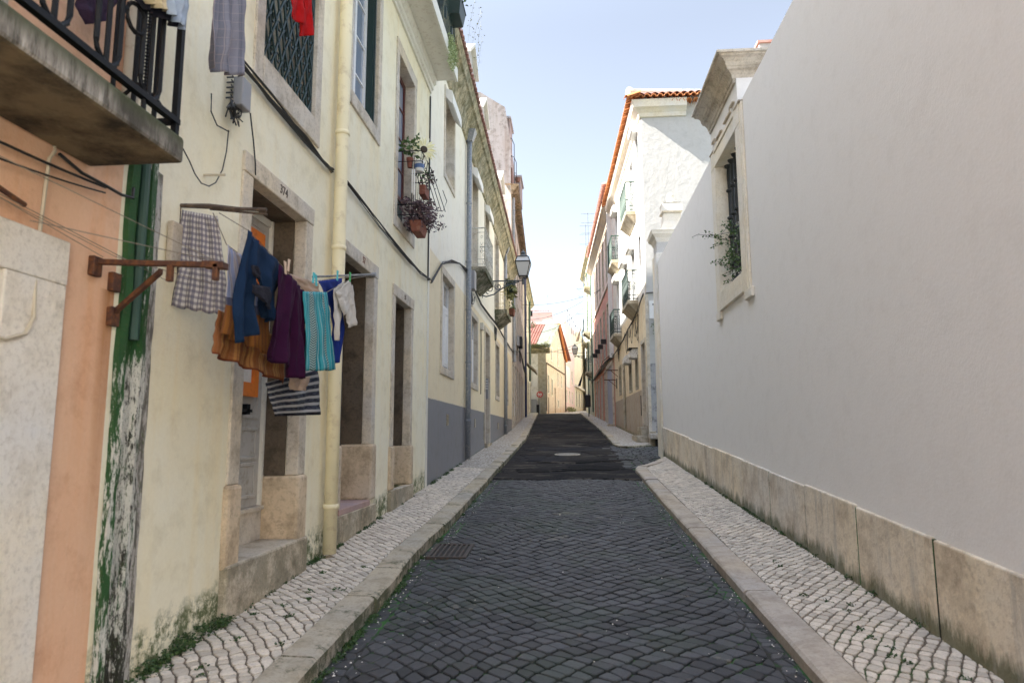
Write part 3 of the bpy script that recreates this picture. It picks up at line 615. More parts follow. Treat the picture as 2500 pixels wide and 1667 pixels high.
kerb('kerb_far_right', 's_kerb', [(2.6, 22.05), (1.9, 21.5), (1.6, 21.45), (kr(22.3), 22.2)]+[(kr(y), y) for y in [24, 28, 34, 42, 52, 58]], 1, pav_zr, .23, 1.1, 6)
# moss and grit gathered along kerbs and wall feet
def clumps(name, spots, mat, size, n, label=None):
    mb = MB(); rnd = random.Random(len(spots))
    for x, y, z, r, f in spots: leaves(mb, (x, y, z), r, int(n*f), size, 0, (1, 1.6, .35), rnd)
    return struct(mb.build(name, mat), 'stuff')
sp = []
rnd = random.Random(12)
for k in range(120):
    y = 3.2+13*rnd.random()**1.4; d = math.exp(-((y-5.2)/2)**2)
    if rnd.random() < .25+.6*d: sp.append((kl(y)+.02, y, road_z(y)+.01, .045, .8))
for y in [4.05, 4.15, 4.3, 4.42, 4.5, 6.55, 6.62, 6.7, 6.78, 7.3, 8.9, 10.8, 12.3, 12.5, 13.1, 15.2]+[rnd.uniform(3.5, 16) for _ in range(30)]: sp.append((-2.47, y, pav_zl(y)+.01, .05, 1.))
for y in [5.2, 5.9, 6.4, 6.8, 7.4, 7.6, 8.2, 9, 9.3, 9.6, 9.9, 10.2, 10.4, 10.9, 11.4, 12, 12.6, 13.6, 14.5]+[rnd.uniform(6.5, 13) for _ in range(24)]: sp.append((2.43, y, pav_zr(y)+.02, .05, 1.))
for k in range(12): y = 3.95+.9*rnd.random(); sp.append((-2.47+rnd.uniform(0, .05), y, pav_zl(y)+rnd.uniform(0, .10)*(1-abs(y-4.35)), .06, 1.2))
for k in range(14): sp.append((rnd.uniform(-2.4, -1.85), rnd.uniform(3.4, 6.5), 0, .03, .5)); sp[-1] = (sp[-1][0], sp[-1][1], pav_zl(sp[-1][1]), .03, .5)
for k in range(12): y = rnd.uniform(4, 7); sp.append((rnd.uniform(1.75, 2.4), y, pav_zr(y), .03, .5))
clumps('moss', sp, 'moss', .022, 70)
mb = MB(); rnd = random.Random(2)
for k in range(420):
    y = 3+11*rnd.random()**1.5; e = rnd.random(); x = kl(y)+.02+.09*abs(rnd.gauss(0, 1)) if e < .5 else (kr(y)-.01-.05*abs(rnd.gauss(0, 1)) if e < .85 else rnd.uniform(kl(y), kr(y)))
    r = rnd.uniform(.003, .008)*(1.5 if rnd.random() < .06 else 1); z = road_z(y)+crown(x)*.9+.004
    mb.add([(x-r, y-r, z), (x+r, y-r*.5, z), (x+r*.4, y+r, z), (x-r*.2, y, z+r)], [(0, 1, 3), (1, 2, 3), (2, 0, 3)])
struct(mb.build('gravel', 's_white'), 'stuff')
# drain grate and manhole
g = thing('drain_grate', 'dark iron drain grate with parallel bars beside the left kerb', 'drain grate', (-1.32, 7.6, road_z(7.6)))
mb = MB(); Z = lambda y: road_z(y)+.012
def gb(mb, x0, x1, y0, y1, h0=-.02, h1=.012): mb.hexa([(x0, y0, road_z(y0)+h0), (x1, y0, road_z(y0)+h0), (x1, y1, road_z(y1)+h0), (x0, y1, road_z(y1)+h0), (x0, y0, road_z(y0)+h1), (x1, y0, road_z(y0)+h1), (x1, y1, road_z(y1)+h1), (x0, y1, road_z(y1)+h1)])
gb(mb, -1.52, -1.48, 7.3, 7.95, -.02, .026); gb(mb, -1.13, -1.09, 7.3, 7.95, -.02, .026); gb(mb, -1.48, -1.13, 7.3, 7.34, -.02, .026); gb(mb, -1.48, -1.13, 7.91, 7.95, -.02, .026); mb.build('frame', 'm_grate', g)
mb = MB()
for k in range(6): x = -1.46+k*.056; gb(mb, x, x+.022, 7.34, 7.91, -.01, .024)
mb.build('bars', 'm_grate', g); mb = MB(); gb(mb, -1.5, -1.11, 7.32, 7.93, .012, .0135); mb.build('pit', 'shadow_dark', g)
g = thing('manhole_cover', 'pale round manhole cover set in the cracked asphalt', 'manhole cover', (.0, 19.4, road_z(19.4)+.01))
def ring_disc(mb, x, y, r0, r1, h, n=28):
    for k in range(n):
        a, b = 2*math.pi*k/n, 2*math.pi*(k+1)/n
        P = lambda r, t, hh: (x+r*math.cos(t), y+r*math.sin(t), road_z(y+r*math.sin(t))+hh)
        mb.add([P(r0, a, h), P(r1, a, h), P(r1, b, h), P(r0, b, h), P(r1, a, 0), P(r1, b, 0)], [(0, 1, 2, 3), (1, 4, 5, 2)])
mb = MB(); ring_disc(mb, -.05, 19.4, 0.001, .27, .022); mb.build('cover', 's_cover', g); mb = MB(); ring_disc(mb, -.05, 19.4, .285, .36, .018); mb.build('rim', 's_concrete', g)

# ================================================================ LEFT SIDE
FL = Fr(-2.5, 0, 0, 1); FA = Fr(-2.5, 30, -.03, 1)
# ---- orange house (nearest, left)
h0 = thing('orange_house', 'orange rendered house with mossy stone balcony at the near left', 'house', (-2.5, 0, 0))
mb = MB(); wall(FL, mb, -2.6, 3.52, -1.2, 11.7, [(1.4, 2.75, 0.0, 2.41), (1.2, 2.5, 3.25, 5.6), (-2, -.8, 3.3, 5.5), (1.3, 2.4, 6.8, 9), (-2, -.8, 6.8, 9)], 6, .35); mb.build('wall', 'p_orange', h0)
so = surround(FL, h0, (1.42, 2.73, 0.1, 2.39), .37, 's_pale', 'door_surround', False, .33, .05, wt=.22)
FL.box(mb := MB(), 1.42, 2.73, -.33, -.28, .1, 2.39); mb.build('door', 'w_brown', h0)
for o in ((1.22, 2.48, 3.26, 5.58), (-1.98, -.82, 3.32, 5.48), (1.32, 2.38, 6.82, 8.98), (-1.98, -.82, 6.82, 8.98)):
    surround(FL, h0, o, .16, 's_grey'); sash(FL, h0, o, -.2, 'w_white', 'g_curtain', 2, 3)
# balcony
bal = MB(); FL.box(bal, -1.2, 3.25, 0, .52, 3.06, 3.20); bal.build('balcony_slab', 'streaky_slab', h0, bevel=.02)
rl = MB()
for z in (3.265, 4.2): FL.box(rl, -1.2, 3.23, .465, .50, z, z+.03); FL.box(rl, 3.20, 3.23, 0, .465, z, z+.03)
for u in (-1.2, .9, 3.2): FL.box(rl, u, u+.03, .465, .495, 3.2, 4.2)
for i in range(26):
    u = 3.06-i*.155
    if i % 2 == 0: rl.tube([FL.P(u, .482, 3.62), FL.P(u, .482, 3.37), FL.P(u-.01, .482, 3.33), FL.P(u-.04, .482, 3.30), FL.P(u-.075, .482, 3.295), FL.P(u-.11, .482, 3.30), FL.P(u-.14, .482, 3.33), FL.P(u-.15, .482, 3.37), FL.P(u-.15, .482, 4.2)], .0125, 6); rl.tube([FL.P(u, .482, 3.62), FL.P(u, .482, 4.2)], .0125, 6)
    else: rl.tube([FL.P(u+.075, .482, 3.29), FL.P(u+.075, .482, 4.2)], .012, 6)
for u0 in (2.5, 1.2, 0):
    c = FL.P(u0+.35, .482, 3.62); rl.tube([c+Vector((0, .07*math.cos(t*.524), .07*math.sin(t*.524))) for t in range(12)], .011, 5, True)
for d in (.12, .24, .36): rl.tube([FL.P(3.215, d, 3.28), FL.P(3.215, d, 4.2)], .0125, 6)
rl.tube([FL.P(3.215, .44, 3.3), FL.P(3.215, .36, 3.42), FL.P(3.215, .26, 3.5), FL.P(3.215, .16, 3.42), FL.P(3.215, .04, 3.3)], .011, 5)
for k in range(24): z = 3.45+k*.02; rl.tube([FL.P(3.215, .30, z), FL.P(3.215, .30, z+.015)], [.012, .006], 6)
for u in (.3, 1.6, 2.95): rl.tube([FL.P(u, .48, 3.2), FL.P(u, .48, 3.28)], .012, 6)
rl.build('balcony_railing', 'm_black', h0)
mb = MB(); mb.tube([FL.P(2.98, .02, 3.06), FL.P(2.97, .03, 3.03), FL.P(2.94, .03, 2.98), FL.P(2.925, .035, 2.8), FL.P(2.91, .035, 2.45), FL.P(2.90, .06, 2.2), FL.P(2.86, .06, 2.12), FL.P(2.75, .06, 2.08), FL.P(2.55, .05, 2.1)], .009, 6); mb.build('cable', 'm_cablepale', h0)
mb = MB()
mb.tube(catenary(FL.P(1.9, .05, 2.92), FL.P(3.33, .04, 2.98), .02), .007, 5); mb.tube(catenary(FL.P(1.9, .05, 2.82), FL.P(3.33, .04, 2.95), .03), .005, 5)
mb.tube([FL.P(3.0, .03, 3.03), FL.P(3.15, .04, 2.99), FL.P(3.3, .05, 2.985), FL.P(3.42, .07, 2.97), FL.P(3.5, .08, 2.98), FL.P(3.53, .06, 3.05)], .009, 5); mb.build('cable', 'm_cable', h0)
# joint strip and mossy gutter between the houses
gt = thing('mossy_drainpipe', 'green painted drainpipe peeling to white with moss between two houses', 'drainpipe', (-2.5, 3.66, 0))
mb = MB()
prof = [(-.105, 0), (-.10, .03), (-.06, .045), (-.055, .015), (0, .012), (.055, .015), (.06, .05), (.11, .045), (.12, 0)]
zs = [-.1+.2*i for i in range(18)]
for z in zs: mb.v += [tuple(FL.P(3.66+a*(1+.06*math.sin(z*7)), d+.006*math.sin(z*9+a*30), z)) for a, d in prof]
for i in range(len(zs)-1):
    for k in range(len(prof)-1): a = i*len(prof)+k; mb.f.append((a, a+1, a+1+len(prof), a+len(prof)))
mb.build('channel', 'mossy_green', gt)
mb = MB(); mb.tube([FL.P(3.665, .035, 2.2+.36*i) for i in range(4)], .028, 10); mb.build('pipe', paint('dark_green', (.012, .055, .018), .35) or 'dark_green' if False else 'm_greenpipe', gt)
mb = MB(); zs = [-.1+.12*i for i in range(29)]
for z in zs: mb.v += [tuple(FL.P(3.76, .03, z)), tuple(FL.P(3.875+.004*math.sin(z*11)+.004*math.sin(z*31), .012, z)), tuple(FL.P(3.88+.004*math.sin(z*11), -.05, z))]
for i in range(len(zs)-1):
    for k in range(2): a = i*3+k; mb.f.append((a, a+1, a+4, a+3))
mb.build('render_strip', 'mouldy_white', gt)

mb = MB(); mb.tube([FL.P(3.44, .06, 3.2), FL.P(3.44, .06, 8)], .045, 10); mb.build('drainpipe', 'w_ivory', h0, smooth=True)
# ---- pale yellow house
h1 = thing('pale_yellow_house', 'pale yellow house with three stone framed doorways behind the washing', 'house', (-2.5, 8, 0))
D1 = (5.05, 6.17, .74, 3.70); D2 = (7.32, 8.49, .85, 3.69); D3 = (9.6, 10.59, .93, 3.66)
W1 = (5.12, 6.27, 4.79, 6.9); W2 = (7.36, 8.45, 5.68, 7.75); W3 = (9.56, 10.58, 4.86, 7.42)
ops = [D1, D2, D3, W1, W2, W3]; UP = [(5.12, 6.27, 8.6, 10.6), (7.36, 8.45, 8.6, 10.7), (9.6, 10.6, 8.55, 10.9)]
ops = [(a-.02, b+.02, c-(.02 if c > 4 else .12), d+.02) for a, b, c, d in ops+UP]
mb = MB(); wall(FL, mb, 3.52, 11.86, -.8, 11.9, ops, 6, .42); mb.build('wall', 'p_yellow', h1)
mb = MB(); FL.box(mb, 11.86, 12.0, -.3, .012, -.5, 12.2); mb.build('corner_strip', 'w_ivory', h1)
def doorway(o, w, step_z, blocks_z, mat='s_frame', bl='s_block', inner='s_dark', depth=.4):
    a, b, c, d = o; mb = MB(); FL.box(mb, a-w, a, -.1, .02, blocks_z, d); FL.box(mb, b, b+w, -.1, .02, blocks_z, d); FL.box(mb, a-w, b+w, -.1, .028, d, d+.165); q = mb.build('door_surround', mat, h1, bevel=.01)
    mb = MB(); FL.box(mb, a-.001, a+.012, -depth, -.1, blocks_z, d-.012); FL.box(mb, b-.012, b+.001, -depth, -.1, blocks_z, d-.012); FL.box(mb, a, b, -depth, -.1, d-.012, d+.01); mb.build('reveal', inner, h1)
    for s, u0, u1 in ((-1, a-w-.03, a+.02), (1, b-.02, b+w+.03)): mb = MB(); FL.box(mb, u0, u1, -depth+.02, .045, step_z, blocks_z); mb.build('base_block', bl, h1, bevel=.03)
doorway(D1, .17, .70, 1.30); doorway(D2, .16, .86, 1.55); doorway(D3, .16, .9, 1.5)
# door 1
mb = MB(); FL.box(mb, 4.86, 6.38, -.405, .06, -.1, .735); mb.build('doorstep', 's_step', h1, bevel=.02); mb = MB(); FL.box(mb, 5.05, 6.17, -.400, -.30, .72, 1.0); FL.box(mb, 5.05, 6.17, -.405, -.275, 1.0, 1.03); mb.build('threshold', 's_frame', h1)
dd = panel_door(FL, h1, (5.12, 6.12, 1.035, 3.62), -.33, 'd_grey', ((.03, .15), (.16, .27), (.30, .42), (.93, .985)), 1)
mb = MB(); FL.box(mb, 5.05, 5.12, -.36, -.31, 1.035, 3.69); FL.box(mb, 6.12, 6.165, -.36, -.30, 1.035, 3.69); FL.box(mb, 5.12, 6.12, -.36, -.31, 3.62, 3.69); mb.build('door_frame', 'w_ivory', h1)
mb = MB(); o = (5.30, 5.95, 2.0, 3.50); t = .085
FL.box(mb, o[0], o[0]+t, -.34, -.285, o[2], o[3]); FL.box(mb, o[1]-t, o[1], -.34, -.285, o[2], o[3]); FL.box(mb, o[0]+t, o[1]-t, -.34, -.285, o[3]-t, o[3]); FL.box(mb, o[0]+t, o[1]-t, -.34, -.285, o[2], o[2]+.12); mb.build('door_hatch_frame', 'm_orange', dd)
mb = MB(); FL.box(mb, o[0]+t, o[1]-t, -.325, -.315, o[2]+.12, o[3]-t); mb.build('pane', 'w_ivory', dd)
mb = MB(); FL.box(mb, 5.52, 5.68, -.33, -.30, 1.80, 1.88); FL.box(mb, 5.70, 5.76, -.33, -.26, 1.84, 1.93); FL.box(mb, 5.6, 5.8, -.28, -.26, 1.86, 1.885); mb.build('handle', 'm_black', dd)
text('374', .11, 'wood_dark', left_text_mw(-2.472, 5.60, 3.785), h1)
text('57', .11, 'terracotta', left_text_mw(-2.472, 7.98, 3.775), h1); text('55', .10, 'wood_dark', left_text_mw(-2.472, 10.12, 3.745), h1)
# door 2, 3
mb = MB(); FL.box(mb, 7.0, 8.75, -.05, .035, -.1, .80); mb.build('doorstep', 's_step', h1, bevel=.01)
mb = MB(); FL.box(mb, 7.33, 8.48, -.40, .03, .80, .865); mb.build('threshold', stone('s_pink', (.40, .29, .28), (.25, .18, .17), .4) and 's_pink', h1, bevel=.008)
panel_door(FL, h1, (7.33, 8.48, .87, 3.67), -.36, 'w_brown', ((.03, .12), (.14, .23), (.25, .34), (.36, .45), (.47, .56), (.60, .8), (.83, .97)), 2)
mb = MB(); FL.box(mb, 7.72, 7.84, -.36, -.345, 2.02, 2.16); mb.build('letterbox', 'box_white', h1)
mb = MB(); FL.box(mb, 9.42, 10.8, -.05, .05, -.1, .90); mb.build('doorstep', 's_step', h1, bevel=.01)
panel_door(FL, h1, (9.6, 10.59, .92, 3.64), -.38, 'w_brown', ((.05, .3), (.35, .6), (.66, .95)), 2)
# window 1: lattice gate
surround(FL, h1, W1, .15, 's_frame', 'window', ws=.25, wt=.2)
g1 = MB(); FL.box(g1, W1[0], W1[1], -.26, -.24, W1[2], W1[3]); gp = g1.build('window_pane', 's_concrete', h1)
g1 = MB()
for u in (W1[0]+.015, W1[1]-.015): g1.tube([FL.P(u, -.03, W1[2]), FL.P(u, -.03, W1[3])], .014, 6)
g1.tube([FL.P(W1[0], -.03, W1[2]+.02), FL.P(W1[1], -.03, W1[2]+.02)], .014, 6)
for i in range(8):
    u = W1[0]+.08+i*.14
    for j in range(7): z = W1[2]+.04+j*.3; g1.tube([FL.P(u, -.03, z), FL.P(u+.07, -.025, z+.15), FL.P(u, -.03, z+.3)], .012, 5); g1.tube([FL.P(u, -.035, z), FL.P(u-.07, -.03, z+.15), FL.P(u, -.035, z+.3)], .012, 5); g1.tube([FL.P(u+.035*math.cos(t), -.03, z+.15+.045*math.sin(t)) for t in [q*1.05 for q in range(6)]], .009, 4, True)
    if i % 2: FL.box(g1, u-.006, u+.03, -.05, -.04, W1[2], W1[3])
g1.build('window_grille', 'm_green', h1)
# window 2: white sash, green outer frame
surround(FL, h1, W2, .15, 's_frame', 'window', ws=.17, wt=.18, rd=.3)
sash(FL, h1, (W2[0]+.02, W2[1]-.12, W2[2], W2[3]), -.12, 'w_white', 'g_sky', 2, 4, .06)
mb = MB(); FL.box(mb, W2[1]-.115, W2[1]-.005, -.15, -.03, W2[2], W2[3]); FL.box(mb, W2[1]-.09, W2[1]-.05, -.03, -.015, W2[2], W2[3]); mb.build('shutter_frame', 'm_green', h1)
# window 3: french window with red brown frame
surround(FL, h1, W3, .15, 's_frame', 'window', ws=.18, wt=.2, rd=.34)
sash(FL, h1, (W3[0]+.01, W3[1]-.01, W3[2]+.5, W3[3]), -.14, 'w_red', 'g_sky', 2, 4, .07); mb = MB(); FL.box(mb, W3[0], W3[1], -.24, -.16, W3[2], W3[2]+.5); mb.build('window_panel', 'm_green', h1)
for o in UP: surround(FL, h1, o, .15, 's_frame'); sash(FL, h1, o, -.12, 'w_white', 'g_sky', 2, 4, .06)
# drainpipe of the house
mb = MB(); mb.tube([FL.P(6.86, .10, z) for z in (.49, 2.5, 5, 8, 12)], .068, 16); q = mb.build('drainpipe', 'pipe_yellow', h1, smooth=True)
for z in (.95, 3.62, 4.9, 7.0): mb = MB(); pipe_brackets(mb, -2.4, 6.86, (z,), .068); mb.build('pipe_collar', 'pipe_yellow', q, smooth=True)
# long balcony at the top right with moulding underneath
mb = MB(); FL.box(mb, 6.5, 11.9, 0, .49, 8.24, 8.36); FL.box(mb, 6.5, 11.9, .47, .52, 8.20, 8.44); mb.build('balcony_slab', 'w_ivory', h1)
mb = MB(); pr = [(0, 7.98), (.035, 7.98), (.04, 8.03), (.07, 8.05), (.075, 8.12), (.12, 8.16), (.13, 8.24), (0, 8.24)]
for u in (6.5, 11.88): mb.v += [tuple(FL.P(u, d, z)) for d, z in pr]
for k in range(8): mb.f.append((k, (k+1) % 8, 8+(k+1) % 8, 8+k))
mb.f += [tuple(range(8)), tuple(range(8, 16))[::-1]]; mb.build('moulding', 'w_ivory', h1)
mb = MB()
for i in range(40): u = 7.0+i*.12; mb.tube([FL.P(u, .49, 8.44), FL.P(u, .49, 9.35)], .009, 5)
FL.box(mb, 6.9, 11.82, .47, .51, 9.35, 9.39); FL.box(mb, 6.9, 11.82, .48, .50, 8.5, 8.52)
for u in (11.3, 10.7, 10.1): FL.box(mb, u, u+.08, .475, .505, 8.75, 8.95)
mb.build('balcony_railing', 'm_green', h1)
# cables
bundle(1, [FL.P(4.5, .03, 4.5), FL.P(5.2, .03, 4.47), FL.P(6.0, .03, 4.44), FL.P(6.6, .03, 4.43), FL.P(6.78, .02, 4.44)], 6, .010, .03, 'cable', 'm_cable', h1)
bundle(1, [FL.P(6.93, .02, 4.50), FL.P(7.6, .03, 4.47), FL.P(8.6, .03, 4.42), FL.P(9.4, .03, 4.38), FL.P(10.3, .03, 4.36), FL.P(11.1, .03, 4.36), FL.P(11.86, .03, 4.42)], 5, .009, .028, 'cable', 'm_cable', h1)
mb = MB(); mb.tube([FL.P(11.83, .02, 4.4), FL.P(11.83, .02, 5.2), FL.P(11.83, .02, 7.9)], .014, 6); mb.build('cable', 'm_cable', h1); mb = MB(); mb.tube([onX(x, y, -2.46) for x, y in ((430, 335), (445, 360), (462, 392), (476, 425), (492, 448), (510, 455), (527, 446), (543, 415), (553, 370), (558, 318))], .0045, 5)
mb.build('cable', 'm_cable', h1); mb = MB(); mb.tube([FL.P(4.85, .06, 4.15), FL.P(4.95, .05, 3.95), FL.P(5.02, .04, 3.8), FL.P(5.05, .03, 3.72)], .006, 5); mb.build('cable', 'm_cable', h1); mb = MB(); mb.tube([FL.P(4.35, .02, 4.05), FL.P(4.36, .02, 3.92), FL.P(4.45, .02, 3.86), FL.P(4.6, .03, 3.88)], .005, 5); mb.build('cable', 'm_cable', h1)
mb = MB(); FL.box(mb, 4.62, 4.76, .03, .11, 4.10, 4.33); q = mb.build('junction_box', 'plastic_grey', h1, bevel=.01)
mb = MB(); rnd = random.Random(4)
for k in range(14): mb.tube([FL.P(4.55+rnd.uniform(0, .2), .05, 4.12), FL.P(4.5+rnd.uniform(0, .2), rnd.uniform(.03, .1), 4.03), FL.P(4.5+rnd.uniform(0, .2), rnd.uniform(.03, .1), 3.93+rnd.uniform(0, .08))], .006, 4)
for k in range(8): z = 4.12+k*.04; mb.tube([FL.P(4.55, .02, z), FL.P(4.585, .05, z+.02), FL.P(4.6, .03, z+.05)], .007, 5)
mb.build('wiring', 'm_cable', q)
mb = MB(); FL.box(mb, 3.95, 4.12, .01, .05, 2.74, 3.0); mb.build('stone_plate', 's_grey', h1, bevel=.01)
mb = MB(); mb.tube([FL.P(4.35, .0, 3.45), FL.P(4.36, .15, 3.45)], .01, 5); mb.build('hook', 'm_cablepale', h1)

# ---- cream house with grey plinth
h2 = thing('cream_house', 'long cream house with a grey painted base and shuttered upper windows', 'house', (-2.5, 20, 0))
low = [(13.28, 14.62, 3.0, 4.88, 'w'), (17.42, 18.6, 3.0, 4.74, 'w'), (23.45, 24.55, 3.0, 4.78, 'b'), (27.2, 28.15, 3.0, 4.70, 'b')]
upw = [(13.45, 14.55, 7.05, 8.85, 's'), (17.45, 18.55, 6.05, 8.75, 's'), (20.3, 21.3, 7.0, 8.68, 's'), (23.2, 24.4, 6.05, 8.6, 'g'), (27.2, 28.2, 7.0, 8.55, 'g'), (15.4+100, 116, 7, 8, 'g')][:5]
dr = (20.42, 21.55, 1.40, 4.78)
ops = [(a-.02, b+.02, c-.02, d+.02) for a, b, c, d, t in low+upw]+[(dr[0]-.02, dr[1]+.02, dr[2], dr[3]+.02)]
mb = MB(); wall(FL, mb, 12.0, 30.2, -.3, 9.45, ops, 6, .36); mb.build('wall', 'p_cream', h2)
for a, b, c, d, t in low:
    o = (a, b, c, d); wo = surround(FL, h2, o, .13, 's_frame', ws=.15, wt=.15, rd=.22)
    if t == 'w':
        sash(FL, wo, o, -.10, 'w_white', 'g_curtain', 2, 1, .07, transom=d-.55)
        for s, (p, q) in enumerate(((a+.09, (a+b)/2-.05), ((a+b)/2+.05, b-.09))): panel_door(FL, wo, (p, q, c+.08, d-.60), -.085, 'w_white', ((.05, .95),), 1, 'shutter')
    else: sash(FL, wo, o, -.18, 'w_brown2', 'g_dark', 2, 2, .06)
for a, b, c, d, t in upw:
    o = (a, b, c, d); wo = surround(FL, h2, o, .11, 's_frame', ws=.11, wt=.11, rd=.26)
    sash(FL, wo, o, -.22, 'w_white', 'g_sky' if t == 'g' else 'box_white', 2, 3, .06)
    if t == 's':
        mb = MB(); pf = [(0, d+.05), (.15, d-.0), (.17, d-.10), (.17, d-.28), (.14, d-.28), (.0, d-.12)]
        for u in (a-.04, b+.04): mb.v += [tuple(FL.P(u, q, z)) for q, z in pf]
        for k in range(6): mb.f.append((k, (k+1) % 6, 6+(k+1) % 6, 6+k))
        mb.f += [tuple(range(6)), tuple(range(6, 12))[::-1]]; mb.build('shutter_box', 'box_white', wo)
wo = surround(FL, h2, dr, .14, 's_frame', 'door_surround', False, .3, wt=.16); panel_door(FL, wo, dr, -.28, 'w_brown2', ((.04, .3), (.34, .7), (.75, .97)), 2)
mb = MB(); FL.box(mb, 20.35, 21.6, -.1, .08, .8, 1.40); mb.build('doorstep', 's_step', h2)
mb = MB(); FL.box(mb, 21.42, 21.5, -.2, -.02, 2.78, 3.42); mb.build('keypad', 'plastic_grey', h2)
kp = MB()
for i in range(2):
    for j in range(4): kp.add([(0, 0, 0)], []); kp.v.pop(); FL.box(kp, 21.405, 21.42, -.17+i*.08, -.12+i*.08, 3.08+j*.08, 3.12+j*.08)
kp.build('keys', 'box_white', h2)
for u in (14.03, 18.2, 24.2): mb = MB(); FL.box(mb, u-.1, u+.1, 0, .015, 1.85, 2.08); [FL.box(mb, u-.08, u+.08, .015, .022, 1.87+.04*k, 1.89+.04*k) for k in range(5)]; mb.build('vent', 's_concrete', h2)
mb = MB(); FL.box(mb, 20.1, 20.25, 0, .03, 1.5, 2.25); mb.build('hatch', 's_concrete', h2)
for u, hz in ((16.35, 9.3), (26.3, 9.05)):
    mb = MB(); mb.tube([FL.P(u, .09, pav_zl(u)+.05), FL.P(u, .09, 3), FL.P(u, .09, 6), FL.P(u, .09, hz-.25)], .065, 12); q = mb.build('drainpipe', 'm_zinc', h2, smooth=True)
    mb = MB(); mb.add([FL.P(u-.08, .01, hz-.28), FL.P(u+.08, .01, hz-.28), FL.P(u+.08, .17, hz-.28), FL.P(u-.08, .17, hz-.28), FL.P(u-.17, 0, hz), FL.P(u+.17, 0, hz), FL.P(u+.17, .26, hz), FL.P(u-.17, .26, hz)], [(0, 1, 2, 3), (4, 5, 6, 7), (0, 1, 5, 4), (1, 2, 6, 5), (2, 3, 7, 6), (3, 0, 4, 7)]); mb.build('hopper', 'm_zinc', q)
    for z in (2.0, 3.4, 4.7, 5.9, 7.4): mb = MB(); pipe_brackets(mb, -2.41, u, (z,), .065); mb.build('pipe_collar', 'm_zinc', q)
# cornice and roof
def ez(u): return 9.98-(u-12)*.052
mb = MB(); pr = [(0, -.75), (.05, -.72), (.07, -.6), (.12, -.42), (.20, -.30), (.25, -.22), (.30, -.20), (.33, -.08), (.36, 0), (-.5, .12)]
us = [11.9+(30.2-11.9)*i/24 for i in range(25)]
for u in us: mb.v += [tuple(FL.P(u, d, ez(u)+z+.012*math.sin(u*5+d*9))) for d, z in pr]
n = len(pr)
for i in range(24):
    for k in range(n-1): a = i*n+k; mb.f.append((a, a+1, a+n+1, a+n))
mb.f.append(tuple(range(n))); mb.build('cornice', 's_eave', h2)
mb = MB(); roof_tiles(mb, (-2.15, 11.9, ez(11.9)+.03), (-2.15, 30.2, ez(30.2)+.03), (-6.5, 30.2, ez(30.2)+4.9), (-6.5, 11.9, ez(11.9)+4.9), 80, 10, .05); tile_eave(mb, (-2.08, 11.9, ez(11.9)+.03), (-2.08, 30.2, ez(30.2)+.03), (1, 0, 0), .07, .3, .08, .2); mb.build('roof', 'tile_pale', h2)
mb = MB(); za, zb = ez(11.9), ez(30.2); mb.add([(-6.5, 11.9, za+4.9), (-6.5, 30.2, zb+4.9), (-10.8, 30.2, zb), (-10.8, 11.9, za), (-2.2, 11.9, za), (-2.2, 30.2, zb), (-10.8, 11.9, 9), (-10.8, 30.2, 9), (-2.6, 11.9, 9), (-2.6, 30.2, 9)], [(0, 1, 2, 3), (0, 3, 6, 8, 4), (1, 5, 9, 7, 2), (2, 7, 6, 3)]); mb.build('roof_back', 'tile_pale', h2)
for u, z in ((17.4, 12.2), (20.2, 12.0), (25.9, 11.8)):
    mb = MB(); a, b = u-.1, u+1.3; zr = z+.6
    mb.add([(-2.62, a, 10), (-2.62, b, 10), (-2.62, b, z-.15), (-2.62, a, z-.15), (-2.62, (a+b)/2, zr-.2), (-5.6, a, 10), (-5.6, b, 10), (-5.6, b, z-.15), (-5.6, a, z-.15), (-5.6, (a+b)/2, zr-.2)], [(0, 1, 2, 4, 3), (5, 6, 7, 9, 8), (0, 5, 8, 3), (1, 6, 7, 2)]); dq = mb.build('dormer', 'p_white_rough', h2)
    mb = MB(); m = (a+b)/2
    for ya, yb in ((a-.12, m), (b+.12, m)): mb.hexa([(-2.5, ya, z-.22), (-5.7, ya, z-.22), (-5.7, yb, zr-.2), (-2.5, yb, zr-.2), (-2.5, ya, z-.12), (-5.7, ya, z-.12), (-5.7, yb, zr-.1), (-2.5, yb, zr-.1)])
    mb.build('dormer_roof', 'w_ivory', h2)
bundle(1, [FL.P(12.0, .03, 4.42), FL.P(13, .03, 5.0), FL.P(14, .03, 5.3), FL.P(15.2, .03, 5.55), FL.P(16.2, .03, 5.65), FL.P(17.2, .04, 5.52), FL.P(19, .05, 5.35), FL.P(21, .06, 5.35), FL.P(23, .06, 5.40), FL.P(25, .05, 5.35), FL.P(27.5, .05, 5.3), FL.P(30.2, .05, 5.3)], 6, .012, .04, 'cable', 'm_cable', h2)
mb = MB(); FL.box(mb, 16.6, 16.95, .05, .2, 5.28, 5.75); mb.build('junction_box', 'plastic_grey', h2)
rnd = random.Random(8)
for c0 in (16.9, 22.7):
    if c0 > 20: mb.build('wiring', 'm_cable', h2)
    mb = MB()
    for k in range(7): mb.tube(catenary(FL.P(c0+rnd.uniform(-.2, .3), .05, 5.3), FL.P(c0+rnd.uniform(.1, .9), .06, 5.3), rnd.uniform(.15, .5), 8), .008, 4)
mb.build('wiring', 'm_cable', h2); mb = MB(); mb.tube([FL.P(19.3, .02, 4.8), FL.P(19.35, .02, 4.0), FL.P(19.3, .02, 2.8)], .012, 5); mb.build('cable', 'm_cable', h2)
mb = MB(); FL.box(mb, 19.25, 19.5, 0, .09, 4.65, 4.85); mb.build('alarm_box', 'p_old', h2)
